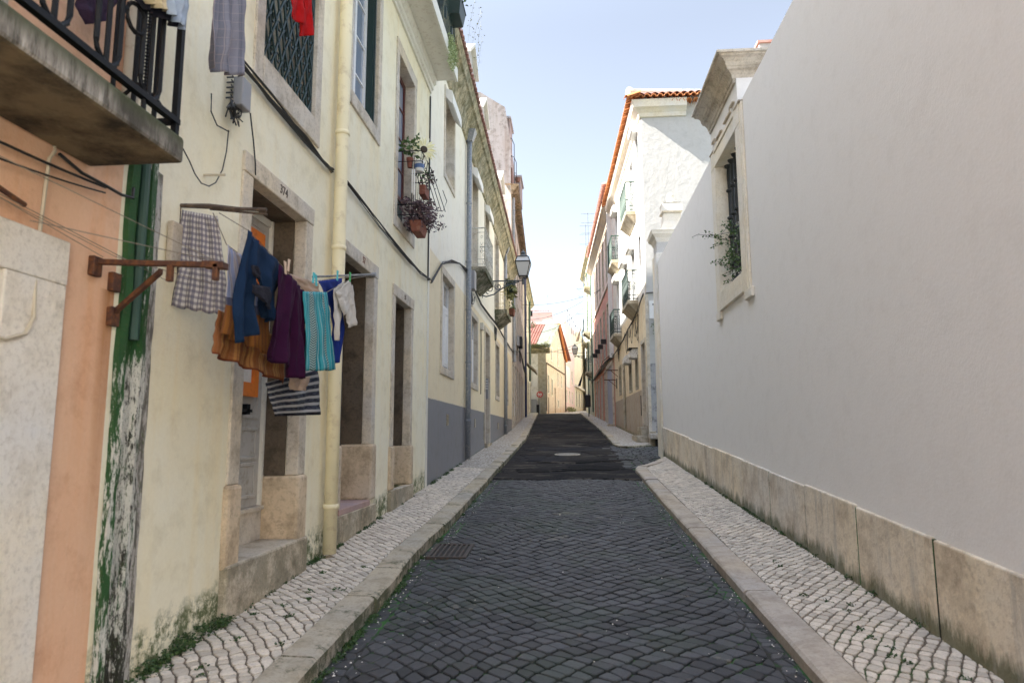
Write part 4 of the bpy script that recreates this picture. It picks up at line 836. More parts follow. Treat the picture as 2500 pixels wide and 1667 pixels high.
# iron balconies
def balcony(fr, par, u0, u1, dp, z, mat, slabmat, h=1.0, pitch=.09, th=.13, name='balcony', k_=1.):
    mb = MB(); fr.box(mb, u0, u1, 0, dp, z-th, z)
    p = [fr.P(u0+.12, 0, z-th-.28), fr.P(u1-.12, 0, z-th-.28), fr.P(u1-.12, .05, z-th-.28), fr.P(u0+.12, .05, z-th-.28), fr.P(u0+.03, 0, z-th), fr.P(u1-.03, 0, z-th), fr.P(u1-.03, dp-.04, z-th), fr.P(u0+.03, dp-.04, z-th)]
    mb.hexa(p); b = mb.build(name, slabmat, par, bevel=.01); mb = MB(); e = .03
    for zz, r in ((z+h, .018), (z+h-.12, .008), (z+.06, .01), (z+.2, .008)):
        mb.tube([fr.P(u0+e, 0, zz), fr.P(u0+e, dp-e, zz)], r*k_, 5); mb.tube([fr.P(u1-e, 0, zz), fr.P(u1-e, dp-e, zz)], r*k_, 5); mb.tube([fr.P(u0+e, dp-e, zz), fr.P(u1-e, dp-e, zz)], r*k_, 5)
    def scroll(c, ax):
        for s in (1, -1):
            mb.tube([c+ax*(s*.035*math.sin(t*.7)*(1-.0*t))+Vector((0, 0, .10*t/4-.16)) for t in range(13)], .005*k_, 4)
        mb.tube([c+ax*(.03*math.cos(t))+Vector((0, 0, .28+.03*math.sin(t))) for t in [k*.785 for k in range(8)]], .005*k_, 4, True)
    ax = (fr.P(u1, 0, 0)-fr.P(u0, 0, 0)).normalized(); n = max(2, int((u1-u0)/pitch))
    for i in range(n+1):
        c = fr.P(u0+e+(u1-u0-2*e)*i/n, dp-e, 0); mb.tube([c+Vector((0, 0, z)), c+Vector((0, 0, z+h))], .007*k_, 4)
        if i < n: scroll(c+ax*(u1-u0)/n/2+Vector((0, 0, z+h*.5)), ax)
    ay = (fr.P(u0, 1, 0)-fr.P(u0, 0, 0)).normalized(); n = max(2, int(dp/pitch))
    for us_ in (u0+e, u1-e):
        for i in range(n+1):
            c = fr.P(us_, (dp-e)*i/n, 0); mb.tube([c+Vector((0, 0, z)), c+Vector((0, 0, z+h))], .007*k_, 4)
            if i < n: scroll(c+ay*dp/n/2+Vector((0, 0, z+h*.5)), ay)
    mb.build('railing', mat, b); return b
paint('w_rail', (.58, .56, .50), .5, 0, (.2, .16, .1), .5); paint('w_rail2', (.62, .52, .30), .5)
balcony(FL, h2, 17.3, 19.2, .40, 6.02, 'w_rail', 's_balcony', 1.04, .16, .16)
balcony(FL, h2, 23.1, 25.0, .42, 5.95, 'w_rail2', 's_balcony', 1.0, .16, .16)
# ---- terraced house behind (tall, brown eave)
def far_house(name, label, fr, u0, u1, zt, mat, wins, depth=7, eave=None, eavemat='s_brownEave', frame='w_white', doors=(), ed=.35, sm='s_frame', loc=None, pane='g_dark', z0=0.):
    h = thing(name, label, 'house', tuple(fr.P((u0+u1)/2, 0, road_z((u0+u1)/2))))
    ops = [(a-.02, b+.02, c-.02, d+.02) for a, b, c, d in wins]+[(a-.02, b+.02, c, d+.02) for a, b, c, d in doors]
    mb = MB(); wall(fr, mb, u0, u1, z0, zt, ops, depth, .3); mb.build('wall', mat, h)
    for o in wins: wo = surround(fr, h, o, .12, sm, rd=.2, nb=True); sash(fr, wo, o, -.16, frame, pane, 2, 3, .06)
    for o in doors: wo = surround(fr, h, o, .13, sm, 'door_surround', False, .25, nb=True); panel_door(fr, wo, o, -.2, random.choice(['w_brown', 'w_brown2', 'd_grey']), ((.05, .3), (.36, .65), (.7, .95)), 2)
    if eave:
        mb = MB(); pr = [(0, -.45), (.06, -.42), (.10, -.28), (ed*.7, -.16), (ed*.75, -.08), (ed, -.06), (ed, .04), (-.3, .1)]; n = len(pr); K = 12
        for i in range(K+1): u = u0+(u1-u0)*i/K; mb.v += [tuple(fr.P(u, d, zt+z)) for d, z in pr]
        for i in range(K):
            for k in range(n-1): a = i*n+k; mb.f.append((a, a+1, a+n+1, a+n))
        mb.f += [tuple(range(n)), tuple(K*n+k for k in range(n))[::-1]]; mb.build('eave', eavemat, h)
    return h
def grid_wins(us, zs, w=.95): return [(u, u+w, c, d) for u in us for c, d in zs]
h3 = far_house('tall_house', 'tall grey house with a stained bare side wall and brown mossy eave', FA, 30.25, 46.2, 13.1, 'p_old', grid_wins((31.2, 33.6, 36.4, 39.2, 42, 44.4), ((6.3, 8.5), (9.7, 11.9))), 7, True,
               doors=((30.9, 31.8, 2.1, 4.85), (33.2, 34.1, 2.3, 5.0), (35.6, 36.5, 2.4, 5.05), (38.0, 38.9, 2.5, 5.05), (40.4, 41.4, 2.7, 5.1), (43.2, 44.1, 2.8, 5.1)))
for i in range(40): mb = MB(); u = 30.4+i*.39; FA.box(mb, u, u+.16, .02, .33, 12.72, 12.98); mb.build('eave_bracket', 's_brownEave', h3)
# upper storeys set back, with the bare gable towards the camera
FG = FrX(30.3); mb = MB(); pts = [(-9.5, 9), (-2.52, 9), (-2.52, 15.3), (-2.78, 16.95), (-3.15, 17.2), (-3.95, 17.75), (-9.5, 17.75)]
for y, q_ in ((30.3, 0), (44.0, -.42)): mb.v += [(x+q_, y, z) for x, z in pts]
n = len(pts); mb.f += [tuple(range(n))[::-1], tuple(range(n, 2*n))]+[(k, (k+1) % n, n+(k+1) % n, n+k) for k in range(n)]; mb.build('gable', 'p_grey', h3)
mb = MB(); FA.box(mb, 30.4, 44, -.02, .05, 13.2, 14.0); mb.build('terrace_parapet', 'brown_panel', h3)
mb = MB()
for k in range(5): mb.tube([FA.P(31+k*2.2, .12, 13.2), FA.P(31+k*2.2, .12, 15.4), FA.P(31+k*2.2, .0, 15.7), FA.P(31+k*2.2, -.2, 15.75)], .02, 5)
mb.tube([FA.P(30.5, .05, 14.6), FA.P(30.5, -.35, 14.6)], .03, 5); mb.build('railing', 'm_iron', h3)
mb = MB()
for u, z in ((33, 14.4), (35, 14.2)): mb = MB(); mb.lathe(tuple(FA.P(u, .2, z)), [(.09, -.12), (.12, .0), (.12, .1)], 10); mb.tube([FA.P(u, .2, z), FA.P(u, 0, z)], .015, 4); mb.build('terrace_pot', 'brown_panel', h3)
for k, (x, z, hh) in enumerate(((-2.75, 15.3, 1.4), (-2.45, 13.9, 1.0))):
    mb = MB(); mb.box(x-.5, x+.12, 31.0+k*3, 32.6+k*3, z-.2, z+hh); o_ = mb.build('dormer', 'p_grey', h3); mb = MB(); mb.box(x-.6, x+.2, 30.9+k*3, 32.7+k*3, z+hh, z+hh+.1); mb.build('dormer_roof', 'cab_grey', h3)
mb = MB(); mb.tube([FA.P(30.62, .1, z) for z in (5.2, 8, 12.6)], .07, 10); mb.tube([FA.P(30.62, .1, 5.2), FA.P(30.6, .12, 4.9)], .08, 8); mb.build('drainpipe', 'm_zinc', h3)
mb = MB(); mb.tube([FA.P(46.1, .12, z) for z in (2.8, 6, 12.4)], .08, 10); mb.build('drainpipe', 'm_bluepole', h3)
bundle(1, [FA.P(30.3, .05, 5.35), FA.P(33, .08, 5.6), FA.P(36, .1, 6.1), FA.P(39, .1, 5.9), FA.P(42, .1, 5.7), FA.P(46, .1, 5.5)], 7, .016, .09, 'cable', 'm_cable', h3)
mb = MB(); FA.box(mb, 35.7, 36.6, .03, .28, 6.25, 6.8); q = mb.build('cable_box', 'bin_black', h3, bevel=.02); mb = MB(); FA.box(mb, 35.1, 35.7, .02, .14, 6.25, 6.78); mb.build('cable_box', 'cab_grey', h3)
mb = MB(); rnd = random.Random(3)
for k in range(16): a = rnd.uniform(35.6, 36.8); mb.tube(catenary(FA.P(a, .12, 6.25), FA.P(a+rnd.uniform(-.4, .4), .15, 5.7), rnd.uniform(.1, .5), 6), .016, 4)
mb.build('wiring', 'm_cable', h3)
mb = MB(); FA.box(mb, 32.3, 32.7, 0, .02, 2.55, 3.1); mb.build('meter_door', 'box_white', h3)
F4 = Fr(-2.99, 46.2, -.012, 1)
h4 = far_house('narrow_cream_house', 'cream house with a green drainpipe at the far left end of the street', F4, 46.25, 57.0, 12.5, 'p_paleyellow', grid_wins((47.3, 49.8, 52.3, 54.8), ((6.9, 8.7), (9.8, 11.6)), .9), 7, True, 's_eave', doors=((47.2, 48.0, 3.0, 5.5), (49.7, 50.5, 3.1, 5.5), (52.5, 53.3, 3.2, 5.6), (55, 55.8, 3.4, 5.7)))
mb = MB(); mb.tube([F4.P(53.5, .1, z) for z in (5.8, 9, 12.3)], .08, 8); mb.build('drainpipe', 'm_greenpipe', h4)
mb = MB(); mb.hexa([F4.P(47.4, 0, 6.7), F4.P(50.4, 0, 6.7), F4.P(50.4, .75, 6.0), F4.P(47.4, .75, 6.0), F4.P(47.4, 0, 6.76), F4.P(50.4, 0, 6.76), F4.P(50.4, .78, 6.05), F4.P(47.4, .78, 6.05)])
for i in range(8): u = 47.5+i*.41; mb.tube([F4.P(u, 0, 6.79), F4.P(u, .78, 6.08)], .03, 4)
mb.build('canopy', 's_concrete', h4)
mb = MB(); F4.box(mb, 53.9, 54.3, .05, .3, 11.1, 11.5); mb.build('flood_light', 'bin_black', h4)
p = thing('wall_plant', 'small green tuft growing from the top of the far cream house wall', 'plant', tuple(F4.P(55.5, .2, 10.5)))
mb = MB(); leaves(mb, F4.P(55.5, .25, 10.6), .3, 90, .12); mb.build('foliage', 'leaf', p, org=p.location)
# flower planter hung at the second balcony, plants
def planter(loc, sx, sy, sz, label, mat='m_green', lm='leaf', n=160, r=.25, size=.07, cat='planter', droop=.0, name='flower_box', group=None, rnd=None, taper=.75):
    x, y, z = loc; t = thing(name, label, cat, loc, group); mb = MB(); a = taper
    mb.hexa([(x-sx*a, y-sy*a, z), (x+sx*a, y-sy*a, z), (x+sx*a, y+sy*a, z), (x-sx*a, y+sy*a, z), (x-sx, y-sy, z+sz), (x+sx, y-sy, z+sz), (x+sx, y+sy, z+sz), (x-sx, y+sy, z+sz)])
    mb.box(x-sx-.012, x+sx+.012, y-sy-.012, y+sy+.012, z+sz, z+sz+.02); mb.build('box', mat, t, bevel=.006)
    mb = MB(); leaves(mb, (x, y, z+sz+r*.4-droop*.5), r, n, size, droop, (sx/r*1.2, sy/r*1.2, .9), rnd or random.Random(int(abs(x*y*100)))); mb.build('foliage', lm, t); return t
planter((-1.98, 23.6, 6.60), .14, .38, .30, 'green flower box with grassy plants hung on the second small balcony', lm='leaf_dry', n=260, r=.34, size=.16, droop=.3)
planter((-2.02, 24.6, 5.97), .10, .3, .2, 'terracotta trough of small plants standing on the second small balcony', 'terracotta', 'leaf', 120, .25, .08)
planter((-1.93, 11.3, 9.05), .14, .3, .28, 'dark green flower box high up outside the top left balcony rail', 'm_green', 'leaf', 100, .3, .08)
t = thing('trailing_plant', 'pale green succulent trailing over the edge of the high white balcony', 'plant', (-1.96, 11.1, 8.4)); mb = MB()
rnd = random.Random(21)
for k in range(26):
    y = 10.85+rnd.random()*.55; L = rnd.uniform(.25, .75)*(1-.5*abs(y-11.1)); x = -1.96+rnd.uniform(-.02, .05)
    for q in range(int(L/.03)): leaves(mb, (x, y+rnd.uniform(-.02, .02), 8.52-q*.03), .03, 3, .035, 0, (1, 1, 1), rnd)
mb.build('foliage', 'leaf_pale', t)
t = thing('roof_weed', 'thin dry weed sticking up against the sky above the left cornice', 'plant', (-2.3, 14.6, 10.4)); mb = MB(); rnd = random.Random(6)
for k in range(4):
    q = [Vector((-2.1, 13.6+k*.5, 9.9))]
    for i in range(7): q.append(q[-1]+Vector((rnd.uniform(.0, .06), rnd.uniform(-.05, .05), .17)))
    mb.tube(q, .002, 4)
    for c in q[2:]: leaves(mb, c, .06, 5, .035, 0, (1, 1, 1), rnd)
mb.build('stem', 'leaf_dry', t)
mb = MB(); rnd = random.Random(16)
for k in range(60): u = rnd.uniform(12, 30); leaves(mb, FL.P(u, rnd.uniform(.28, .38), ez(u)+.05), .05, 12, .03, 0, (1, 1, .6), rnd)
struct(mb.build('roof_moss', 'leaf_dry'), 'stuff')

# ---- window basket with sunflower (third window of the yellow house)
t = thing('plant_rack', 'dark wire plant rack fixed outside the red brown french window', 'plant rack', (-2.3, 10.0, 5.0)); mb = MB()
for z, d in ((5.88, .36), (5.05, .30)):
    q = [FL.P(9.62, 0, z), FL.P(9.62, d, z), FL.P(10.5, d, z), FL.P(10.5, 0, z)]; mb.tube(q, .008, 5)
    for i in range(7): u = 9.62+i*.147; mb.tube([FL.P(u, d, z), FL.P(u+.07, d, z-.16), FL.P(u+.147, d, z)], .004, 4)
    mb.tube([FL.P(9.62, 0, z-.16), FL.P(9.62, d, z-.16), FL.P(10.5, d, z-.16), FL.P(10.5, 0, z-.16)], .006, 4)
for i in range(6): u = 10.5+.03*i; mb.tube([FL.P(u-.05, .1+.05*i, 5.85), FL.P(u+.1, .22+.06*i, 5.3)], .006, 4)
mb.tube([FL.P(10.6, .2, 5.32), FL.P(10.65, .5, 5.28), FL.P(10.66, .56, 5.45), FL.P(10.6, .5, 5.62)], .006, 4)
for i in range(6): mb.tube([FL.P(9.7+i*.14, .2, 5.9), FL.P(9.7+i*.14, .2, 5.02)], .005, 4)
mb.build('wires', 'm_black', t); mb = MB(); mb.box(-2.30, -2.285, 9.68, 9.70, 5.25, 5.62); mb.box(-2.27, -2.255, 9.68, 9.70, 5.22, 5.62); mb.build('chime', 'box_white', t)
t = thing('sunflower', 'large pale yellow sunflower with dark centre on the plant rack', 'flower', (-2.18, 9.9, 5.7)); c = Vector((-2.16, 9.86, 6.0)); nr = Vector((.45, -1, .05)).normalized(); e1 = nr.cross(Vector((0, 0, 1))).normalized(); e2 = nr.cross(e1)
mb = MB()
for r0, r1, nn, off in ((.05, .215, 22, 0), (.05, .175, 18, .1)):
    for k in range(nn):
        a = 2*math.pi*(k+off*3)/nn; d = e1*math.cos(a)+e2*math.sin(a); s = e1*-math.sin(a)+e2*math.cos(a); L = r1*random.uniform(.88, 1.08); w_ = .024
        mb.add([c+d*r0+nr*.01, c+d*(L*.6)+s*w_+nr*(.02-off*.1), c+d*L+nr*-.01, c+d*(L*.6)-s*w_+nr*(.02-off*.1)], [(0, 1, 2, 3)])
mb.build('petals', 'petal_y', t); mb = MB(); q0 = len(mb.v)
for r_, h_ in ((.058, .0), (.055, .018), (.035, .026), (.0001, .028)):
    for k in range(14): a = 2*math.pi*k/14; mb.v.append(tuple(c+(e1*math.cos(a)+e2*math.sin(a))*r_+nr*h_))
for i in range(3):
    for k in range(14): mb.f.append((i*14+k, i*14+(k+1) % 14, i*14+14+(k+1) % 14, i*14+14+k))
mb.build('flower_centre', 'sun_dark', t); mb = MB(); mb.tube([c-nr*.01, c+Vector((-.06, .05, -.15)), c+Vector((-.08, .05, -.4))], .01, 5); mb.build('stem', 'leaf', t)
t = thing('ivy_plant', 'green leafy plant behind the sunflower on the plant rack', 'plant', (-2.33, 9.75, 5.75)); mb = MB(); leaves(mb, (-2.36, 9.72, 5.98), .15, 60, .085); leaves(mb, (-2.26, 9.8, 6.15), .08, 14, .06); leaves(mb, (-2.25, 10.3, 5.75), .12, 30, .06); mb.build('foliage', 'leaf', t)
t = thing('white_pot', 'small white and blue pot hanging from the plant rack', 'flower pot', (-2.2, 9.75, 5.6)); mb = MB(); mb.lathe((-2.2, 9.75, 5.6), [(.05, 0), (.065, .02), (.075, .15), (.08, .16), (.07, .165)], 14); mb.build('pot', 'pot_white', t, smooth=True); mb = MB(); mb.lathe((-2.2, 9.75, 5.6), [(.0722, .05), (.0765, .11)], 14); mb.build('painted_band', 'pot_blue', t)
t = thing('brown_pot', 'small brown clay pot beside the white and blue pot', 'flower pot', (-2.34, 9.72, 5.64)); mb = MB(); mb.lathe((-2.34, 9.72, 5.66), [(.035, 0), (.05, .12), (.056, .12), (.056, .15)], 12); mb.build('pot', 'terracotta', t)
t = thing('red_trough', 'faded red trough tucked behind the wires of the plant rack', 'planter', (-2.2, 10.2, 5.3)); mb = MB(); mb.box(-2.27, -2.17, 10.05, 10.35, 5.36, 5.52); mb.build('box', 'terracotta', t, bevel=.01); mb = MB(); leaves(mb, (-2.15, 10.2, 5.62), .15, 60, .05); mb.build('foliage', 'leaf_purple', t)
t = thing('purple_plant', 'dark purple leafed plant spilling over a terracotta window trough', 'potted plant', (-2.24, 9.95, 4.68))
mb = MB(); mb.hexa([(-2.31, 9.76, 4.68), (-2.18, 9.76, 4.68), (-2.18, 10.15, 4.68), (-2.31, 10.15, 4.68), (-2.34, 9.73, 4.85), (-2.15, 9.73, 4.85), (-2.15, 10.2, 4.85), (-2.34, 10.2, 4.85)]); mb.build('trough', 'terracotta', t, bevel=.008)
mb = MB(); rnd = random.Random(11)
for k in range(90): leaves(mb, (rnd.uniform(-2.45, -2.04), rnd.uniform(9.65, 10.3), 4.98+rnd.uniform(-.16, .2)), .07, 12, .06, 0, (1, 1, 1), rnd)
for k in range(14): leaves(mb, (rnd.uniform(-2.1, -1.86), rnd.uniform(9.8, 10.3), 4.9+rnd.uniform(-.1, .16)), .05, 10, .04, 0, (1, 1, 1), rnd)
mb.build('foliage', 'leaf_purple', t)

# ================================================================ RIGHT SIDE
FR = Fr(2.45, 0, 0, -1)
gw = thing('garden_wall', 'tall smooth white garden wall along the right side', 'wall', (2.45, 6, 0))
W = (9.42, 10.78, 3.85, 5.93); mb = MB()
us = [-9, W[0], W[1], 18.15]; zs = [-1, W[2], W[3], 6.24]
for i in range(3):
    for j in range(3):
        if i == 1 and j == 1: continue
        for d in (0, -.55): mb.add([FR.P(us[i], d, zs[j]), FR.P(us[i+1], d, zs[j]), FR.P(us[i+1], d, zs[j+1]), FR.P(us[i], d, zs[j+1])], [(0, 1, 2, 3)])
mb.add([FR.P(-9, 0, 6.24), FR.P(18.15, 0, 6.24), FR.P(18.15, -.55, 6.24), FR.P(-9, -.55, 6.24)], [(0, 1, 2, 3)]); mb.add([FR.P(18.15, 0, -1), FR.P(18.15, -.55, -1), FR.P(18.15, -.55, 6.24), FR.P(18.15, 0, 6.24)], [(0, 1, 2, 3)]); mb.add([FR.P(-9, 0, -1), FR.P(-9, -.55, -1), FR.P(-9, -.55, 6.24), FR.P(-9, 0, 6.24)], [(0, 1, 2, 3)])
mb.build('wall', 'p_white', gw)
# plinth of big slabs
mb = MB(); js = [-9, -7.2, -5.4, -3.8, -2.2, -.6, .9, 2.3, 3.55, 4.95]
for px in (2250, 2084, 1960, 1874, 1810, 1739, 1678): js.append(onX(px, 1036+(px-1621)*.381, 2.42).y)
js += [15.6, 18.15]; js = sorted(js); rnd = random.Random(31)
pt = lambda y: .64+.0655*y
for i in range(len(js)-1):
    a, b = js[i]+.008, js[i+1]-.008; d = .03+rnd.uniform(-.006, .008); e = rnd.uniform(-.012, .012)
    FR.box(mb, a, b, -.02, d, -1, pt(a)); k = len(mb.v)-8; v = mb.v
    for q in (4, 7): v[k+q] = (*v[k+q][:2], pt(a)+e)
    for q in (5, 6): v[k+q] = (*v[k+q][:2], pt(b)+e)
mb.build('plinth', 's_plinth', gw, bevel=.012)
mb = MB()
for i in range(len(js)-1): FR.box(mb, js[i+1]-.008, js[i+1]+.008, -.02, .022, -1, pt(js[i+1])-.01)
mb.build('plinth_joints', 'joint_dark', gw)
# window surround
ws = surround(FR, gw, (9.43, 10.77, 3.86, 5.92), .26, 's_white', 'window_surround', True, .16, .045, ws=.28, wt=.32)
mb = MB(); FR.box(mb, 9.0, 9.35, 0, .05, 3.45, 3.58); FR.box(mb, 10.85, 11.12, 0, .05, 3.45, 3.58); FR.box(mb, 11.03, 11.10, 0, .035, 3.58, 6.2); FR.box(mb, 9.1, 9.17, 0, .035, 3.58, 6.2); mb.build('surround_trim', 's_white', gw, bevel=.01)
mb = MB()
for a, b, z in ((9.47, 10.76, 6.135), (10.81, 11.06, 6.2), (10.72, 10.9, 6.35), (10.24, 10.62, 6.285), (9.66, 10.04, 6.295), (9.44, 9.62, 6.35), (9.1, 9.4, 6.2)): FR.box(mb, a, b, .0, .06, z, z+.02)
for u, z in ((10.66, 6.29), (9.63, 6.3)): FR.box(mb, u, u+.02, .04, .06, z, z+.07)
mb.build('panel_moulding', 's_cornice', gw)
mb = MB(); FR.box(mb, 9.30, 11.05, -.56, .02, 6.20, 6.64); mb.build('pediment', 'p_white', gw)
mb = MB(); pr = [(.02, 6.60), (.05, 6.60), (.05, 6.65), (.065, 6.66), (.075, 6.71), (.11, 6.755), (.15, 6.77), (.15, 6.80), (.165, 6.81), (.175, 6.865), (.215, 6.90), (.27, 6.915), (.27, 6.94), (.31, 6.945), (.31, 6.98)]
n = len(pr)
for d, z in pr: mb.v += [tuple(FR.P(9.40-d*.9, -.9, z)), tuple(FR.P(9.40-d*.9, d, z)), tuple(FR.P(11.04+d*.3, d, z)), tuple(FR.P(11.04+d*.3, -.9, z))]
for i in range(n-1):
    for k in range(3): a = i*4+k; mb.f.append((a, a+1, a+5, a+4))
b_ = (n-1)*4; mb.f.append((b_, b_+1, b_+2, b_+3)); mb.build('window_cornice', 's_cornice', gw)
for i in range(6):
    u = 10.73-i*.23; mb = MB(); x = 2.61
    pf = [(.016, 3.86), (.016, 4.02), (.03, 4.03), (.03, 4.05), (.017, 4.07)]
    zc = [4.3, 4.75, 5.05, 5.5]
    for z in zc: pf += [(.019, z-.03), (.038, z-.012), (.038, z+.012), (.019, z+.03)]
    pf += [(.024, 5.7), (.02, 5.86), (.045, 5.90), (.05, 5.925)]
    mb.lathe((x, u, 0), [(q*1.35, z) for q, z in pf], 10); mb.build('bar', 'm_bar', gw, smooth=False)
# what stands in the garden: pale wall and shrubs
t = thing('garden_building', 'pale garden building glimpsed through the barred window', 'building', (6, 11, 0)); mb = MB(); mb.box(6.0, 10, -10, 17, -1, 5.4); mb.build('wall', 'p_white_rough', t)
t = thing('jasmine', 'white flowered jasmine growing through the barred window', 'plant', (2.5, 10.1, 3.86)); mb = MB(); rnd = random.Random(41); fl = MB(); st = MB()
for k in range(85):
    b0 = Vector((2.56+rnd.uniform(-.05, .25), rnd.uniform(9.45, 10.75), 3.9+rnd.uniform(0, .3))); leaves(mb, b0+Vector((0, 0, rnd.random()**1.6*.8)), .11, 8, .055, 0, (1, 1, 1), rnd)
for k in range(14):
    p_ = Vector((2.55, rnd.uniform(9.9, 10.7), rnd.uniform(4.0, 4.9))); q = [p_]; d = Vector((rnd.uniform(-.5, -.2), rnd.uniform(-.2, .7), rnd.uniform(-.25, .35)))
    for i in range(rnd.randint(3, 6)): d += Vector((0, rnd.uniform(-.1, .12), rnd.uniform(-.06, .05))); q.append(q[-1]+d*.14); leaves(mb, q[-1], .04, 4, .045, 0, (1, 1, 1), rnd)
    st.tube(q, .003, 4)
q = [Vector((2.5, 10.4, 4.72)), Vector((2.4, 10.8, 4.8)), Vector((2.3, 11.2, 4.92)), Vector((2.28, 11.7, 5.08)), Vector((2.25, 12.1, 5.15))]; st.tube(q, .004, 4)
for c in q[1:]: leaves(mb, c, .03, 2, .04, 0, (1, 1, 1), rnd)
for k in range(30): leaves(fl, (2.52+rnd.uniform(-.04, .1), rnd.uniform(9.7, 10.7), rnd.choice([3.98, 4.05, 4.7, 4.5])+rnd.uniform(-.05, .08)), .03, 5, .03, 0, (1, 1, 1), rnd)
mb.build('foliage', 'leaf', t); fl.build('flowers', 'petal', t); st.build('stems', 'wood_dark', t)
# gate pillar at the wall end
gp = thing('gate_pillar', 'white gate pillar with moulded cap and stone urn at the end of the garden wall', 'pillar', (2.9, 18.5, 1))
mb = MB(); mb.box(2.40, 3.6, 18.16, 18.95, .5, 6.5); mb.build('shaft', 's_white', gp, bevel=.01); mb = MB(); mb.box(2.44, 3.55, 18.2, 18.9, 6.5, 6.86); mb.build('neck', 'p_white_rough', gp)
mb = MB()
for d, z in ((.0, 6.80), (.03, 6.86), (.05, 6.92), (.13, 7.0), (.14, 7.06), (.155, 7.1)): mb.v += [(2.44-d, 18.2-d, z), (3.55+d, 18.2-d, z), (3.55+d, 18.9+d, z), (2.44-d, 18.9+d, z)]
for i in range(5):
    for k in range(4): mb.f.append((i*4+k, i*4+(k+1) % 4, i*4+4+(k+1) % 4, i*4+4+k))
mb.f += [(0, 1, 2, 3), (20, 21, 22, 23)]; mb.build('cap', 's_white', gp)
mb = MB()
for d, z in ((.40, 7.10), (.31, 7.2), (.26, 7.35), (.24, 7.42), (.235, 7.62), (.19, 7.66)): mb.v += [(2.9-d, 18.55-d, z), (2.9+d, 18.55-d, z), (2.9+d, 18.55+d, z), (2.9-d, 18.55+d, z)]
for i in range(5):
    for k in range(4): mb.f.append((i*4+k, i*4+(k+1) % 4, i*4+4+(k+1) % 4, i*4+4+k))
mb.f += [(20, 21, 22, 23)]; mb.build('pedestal', 's_white', gp)
mb = MB()
for d, z in ((.20, 7.66), (.28, 7.70), (.25, 7.9), (.26, 7.95)): mb.v += [(2.9-d, 18.55-d, z), (2.9+d, 18.55-d, z), (2.9+d, 18.55+d, z), (2.9-d, 18.55+d, z)]
for i in range(3):
    for k in range(4): mb.f.append((i*4+k, i*4+(k+1) % 4, i*4+4+(k+1) % 4, i*4+4+k))
mb.f += [(12, 13, 14, 15), (0, 1, 2, 3)]; mb.build('abacus', 's_white', gp)
mb = MB(); mb.lathe((2.9, 18.55, 7.95), [(.06, 0), (.06, .04), (.11, .13), (.115, .19), (.09, .2), (.1, .23), (.1, .27), (.05, .33), (.01, .35)], 14); mb.build('urn', 's_white', gp, smooth=False)

# ---- white corner house with terracotta roof
hb = thing('white_corner_house', 'white corner house with orange tiled eaves and green iron balconies', 'house', (2.6, 27, 1.3))
B0, B1, ZB = 22.62, 33.4, 12.95
bd = (22.98, 23.85, 1.93, 4.72)
bl = [(24.9, 25.5, 3.36, 4.42), (26.75, 27.5, 3.36, 4.42), (30.45, 31.3, 3.46, 4.62)]
bm_ = [(24.85, 25.75, 6.45, 8.45), (27.2, 28.1, 6.6, 8.5), (30.3, 31.2, 6.12, 8.5)]; bu = [(24.8, 25.7, 9.75, 11.9), (27.3, 28.2, 9.9, 11.9), (30.3, 31.2, 9.4, 11.7), (23.1, 23.8, 10.95, 12.2)]
ops = [(a-.02, b+.02, c-.02, d+.02) for a, b, c, d in bl+bm_+bu+[bd]]+[(23.15, 23.75, 7.4, 8.5)]
mb = MB(); wall(FB, mb, B0, B1, 0, ZB, ops, 9, .3); mb.build('wall', 'p_house', hb)
mb = MB(); mb.box(2.63, 11.6, 22.53, 22.62, 0, 13.3); mb.build('gable_wall', 'p_white_rough', hb)
surround(FB, hb, bd, .14, 's_frame', 'door_surround', False, .28); panel_door(FB, hb, bd, -.22, 'w_brown2', ((.05, .3), (.36, .65), (.7, .95)), 1)
for i, o in enumerate(bl+bm_+bu+[(23.15, 23.75, 7.4, 8.5)]):
    wo = surround(FB, hb, o, .09, 's_concrete' if i < 3 else 'w_white', rd=.2, nb=True); sash(FB, wo, o, -.14, 'w_white' if i != 2 else 'w_brown2', 'g_dark', 2, 2, .05)
    if i in (0, 1, 3, 4, 5, 8, 9):
        mb = MB(); d = o[3]; pf = [(0, d+.30), (.2, d+.30), (.27, d+.20), (.27, d+.02), (.2, d-.03), (.0, d-.03)]
        for u in (o[0]-.06, o[1]+.06): mb.v += [tuple(FB.P(u, q, z)) for q, z in pf]
        for k in range(6): mb.f.append((k, (k+1) % 6, 6+(k+1) % 6, 6+k))
        mb.f += [tuple(range(6)), tuple(range(6, 12))[::-1]]; mb.build('shutter_box', 'box_dirty' if i < 2 else 'box_white', wo)
        if i == 0: mb = MB(); FB.box(mb, o[0]-.1, o[1]+.1, 0, .32, d+.31, d+.34); mb.build('lintel_bar', 'm_black', wo)
    if i in (4, 5, 8, 9): mb = MB(); FB.box(mb, o[0], o[0]+.12, -.1, .03, o[2], o[3]); mb.build('shutter', 'm_green', wo)
balcony(FB, hb, 24.35, 26.35, .38, 6.42, 'm_green', 's_concrete', 1.1, .2, .14, k_=1.8)
balcony(FB, hb, 29.9, 31.8, .36, 6.05, 'm_green', 's_concrete', 1.05, .2, .14, k_=1.8)
balcony(FB, hb, 24.3, 26.3, .38, 9.72, 'm_green2', 's_concrete', 1.1, .2, .14, k_=1.8)
balcony(FB, hb, 29.9, 31.9, .38, 9.35, 'm_green2', 's_concrete', 1.1, .2, .14, k_=1.8)
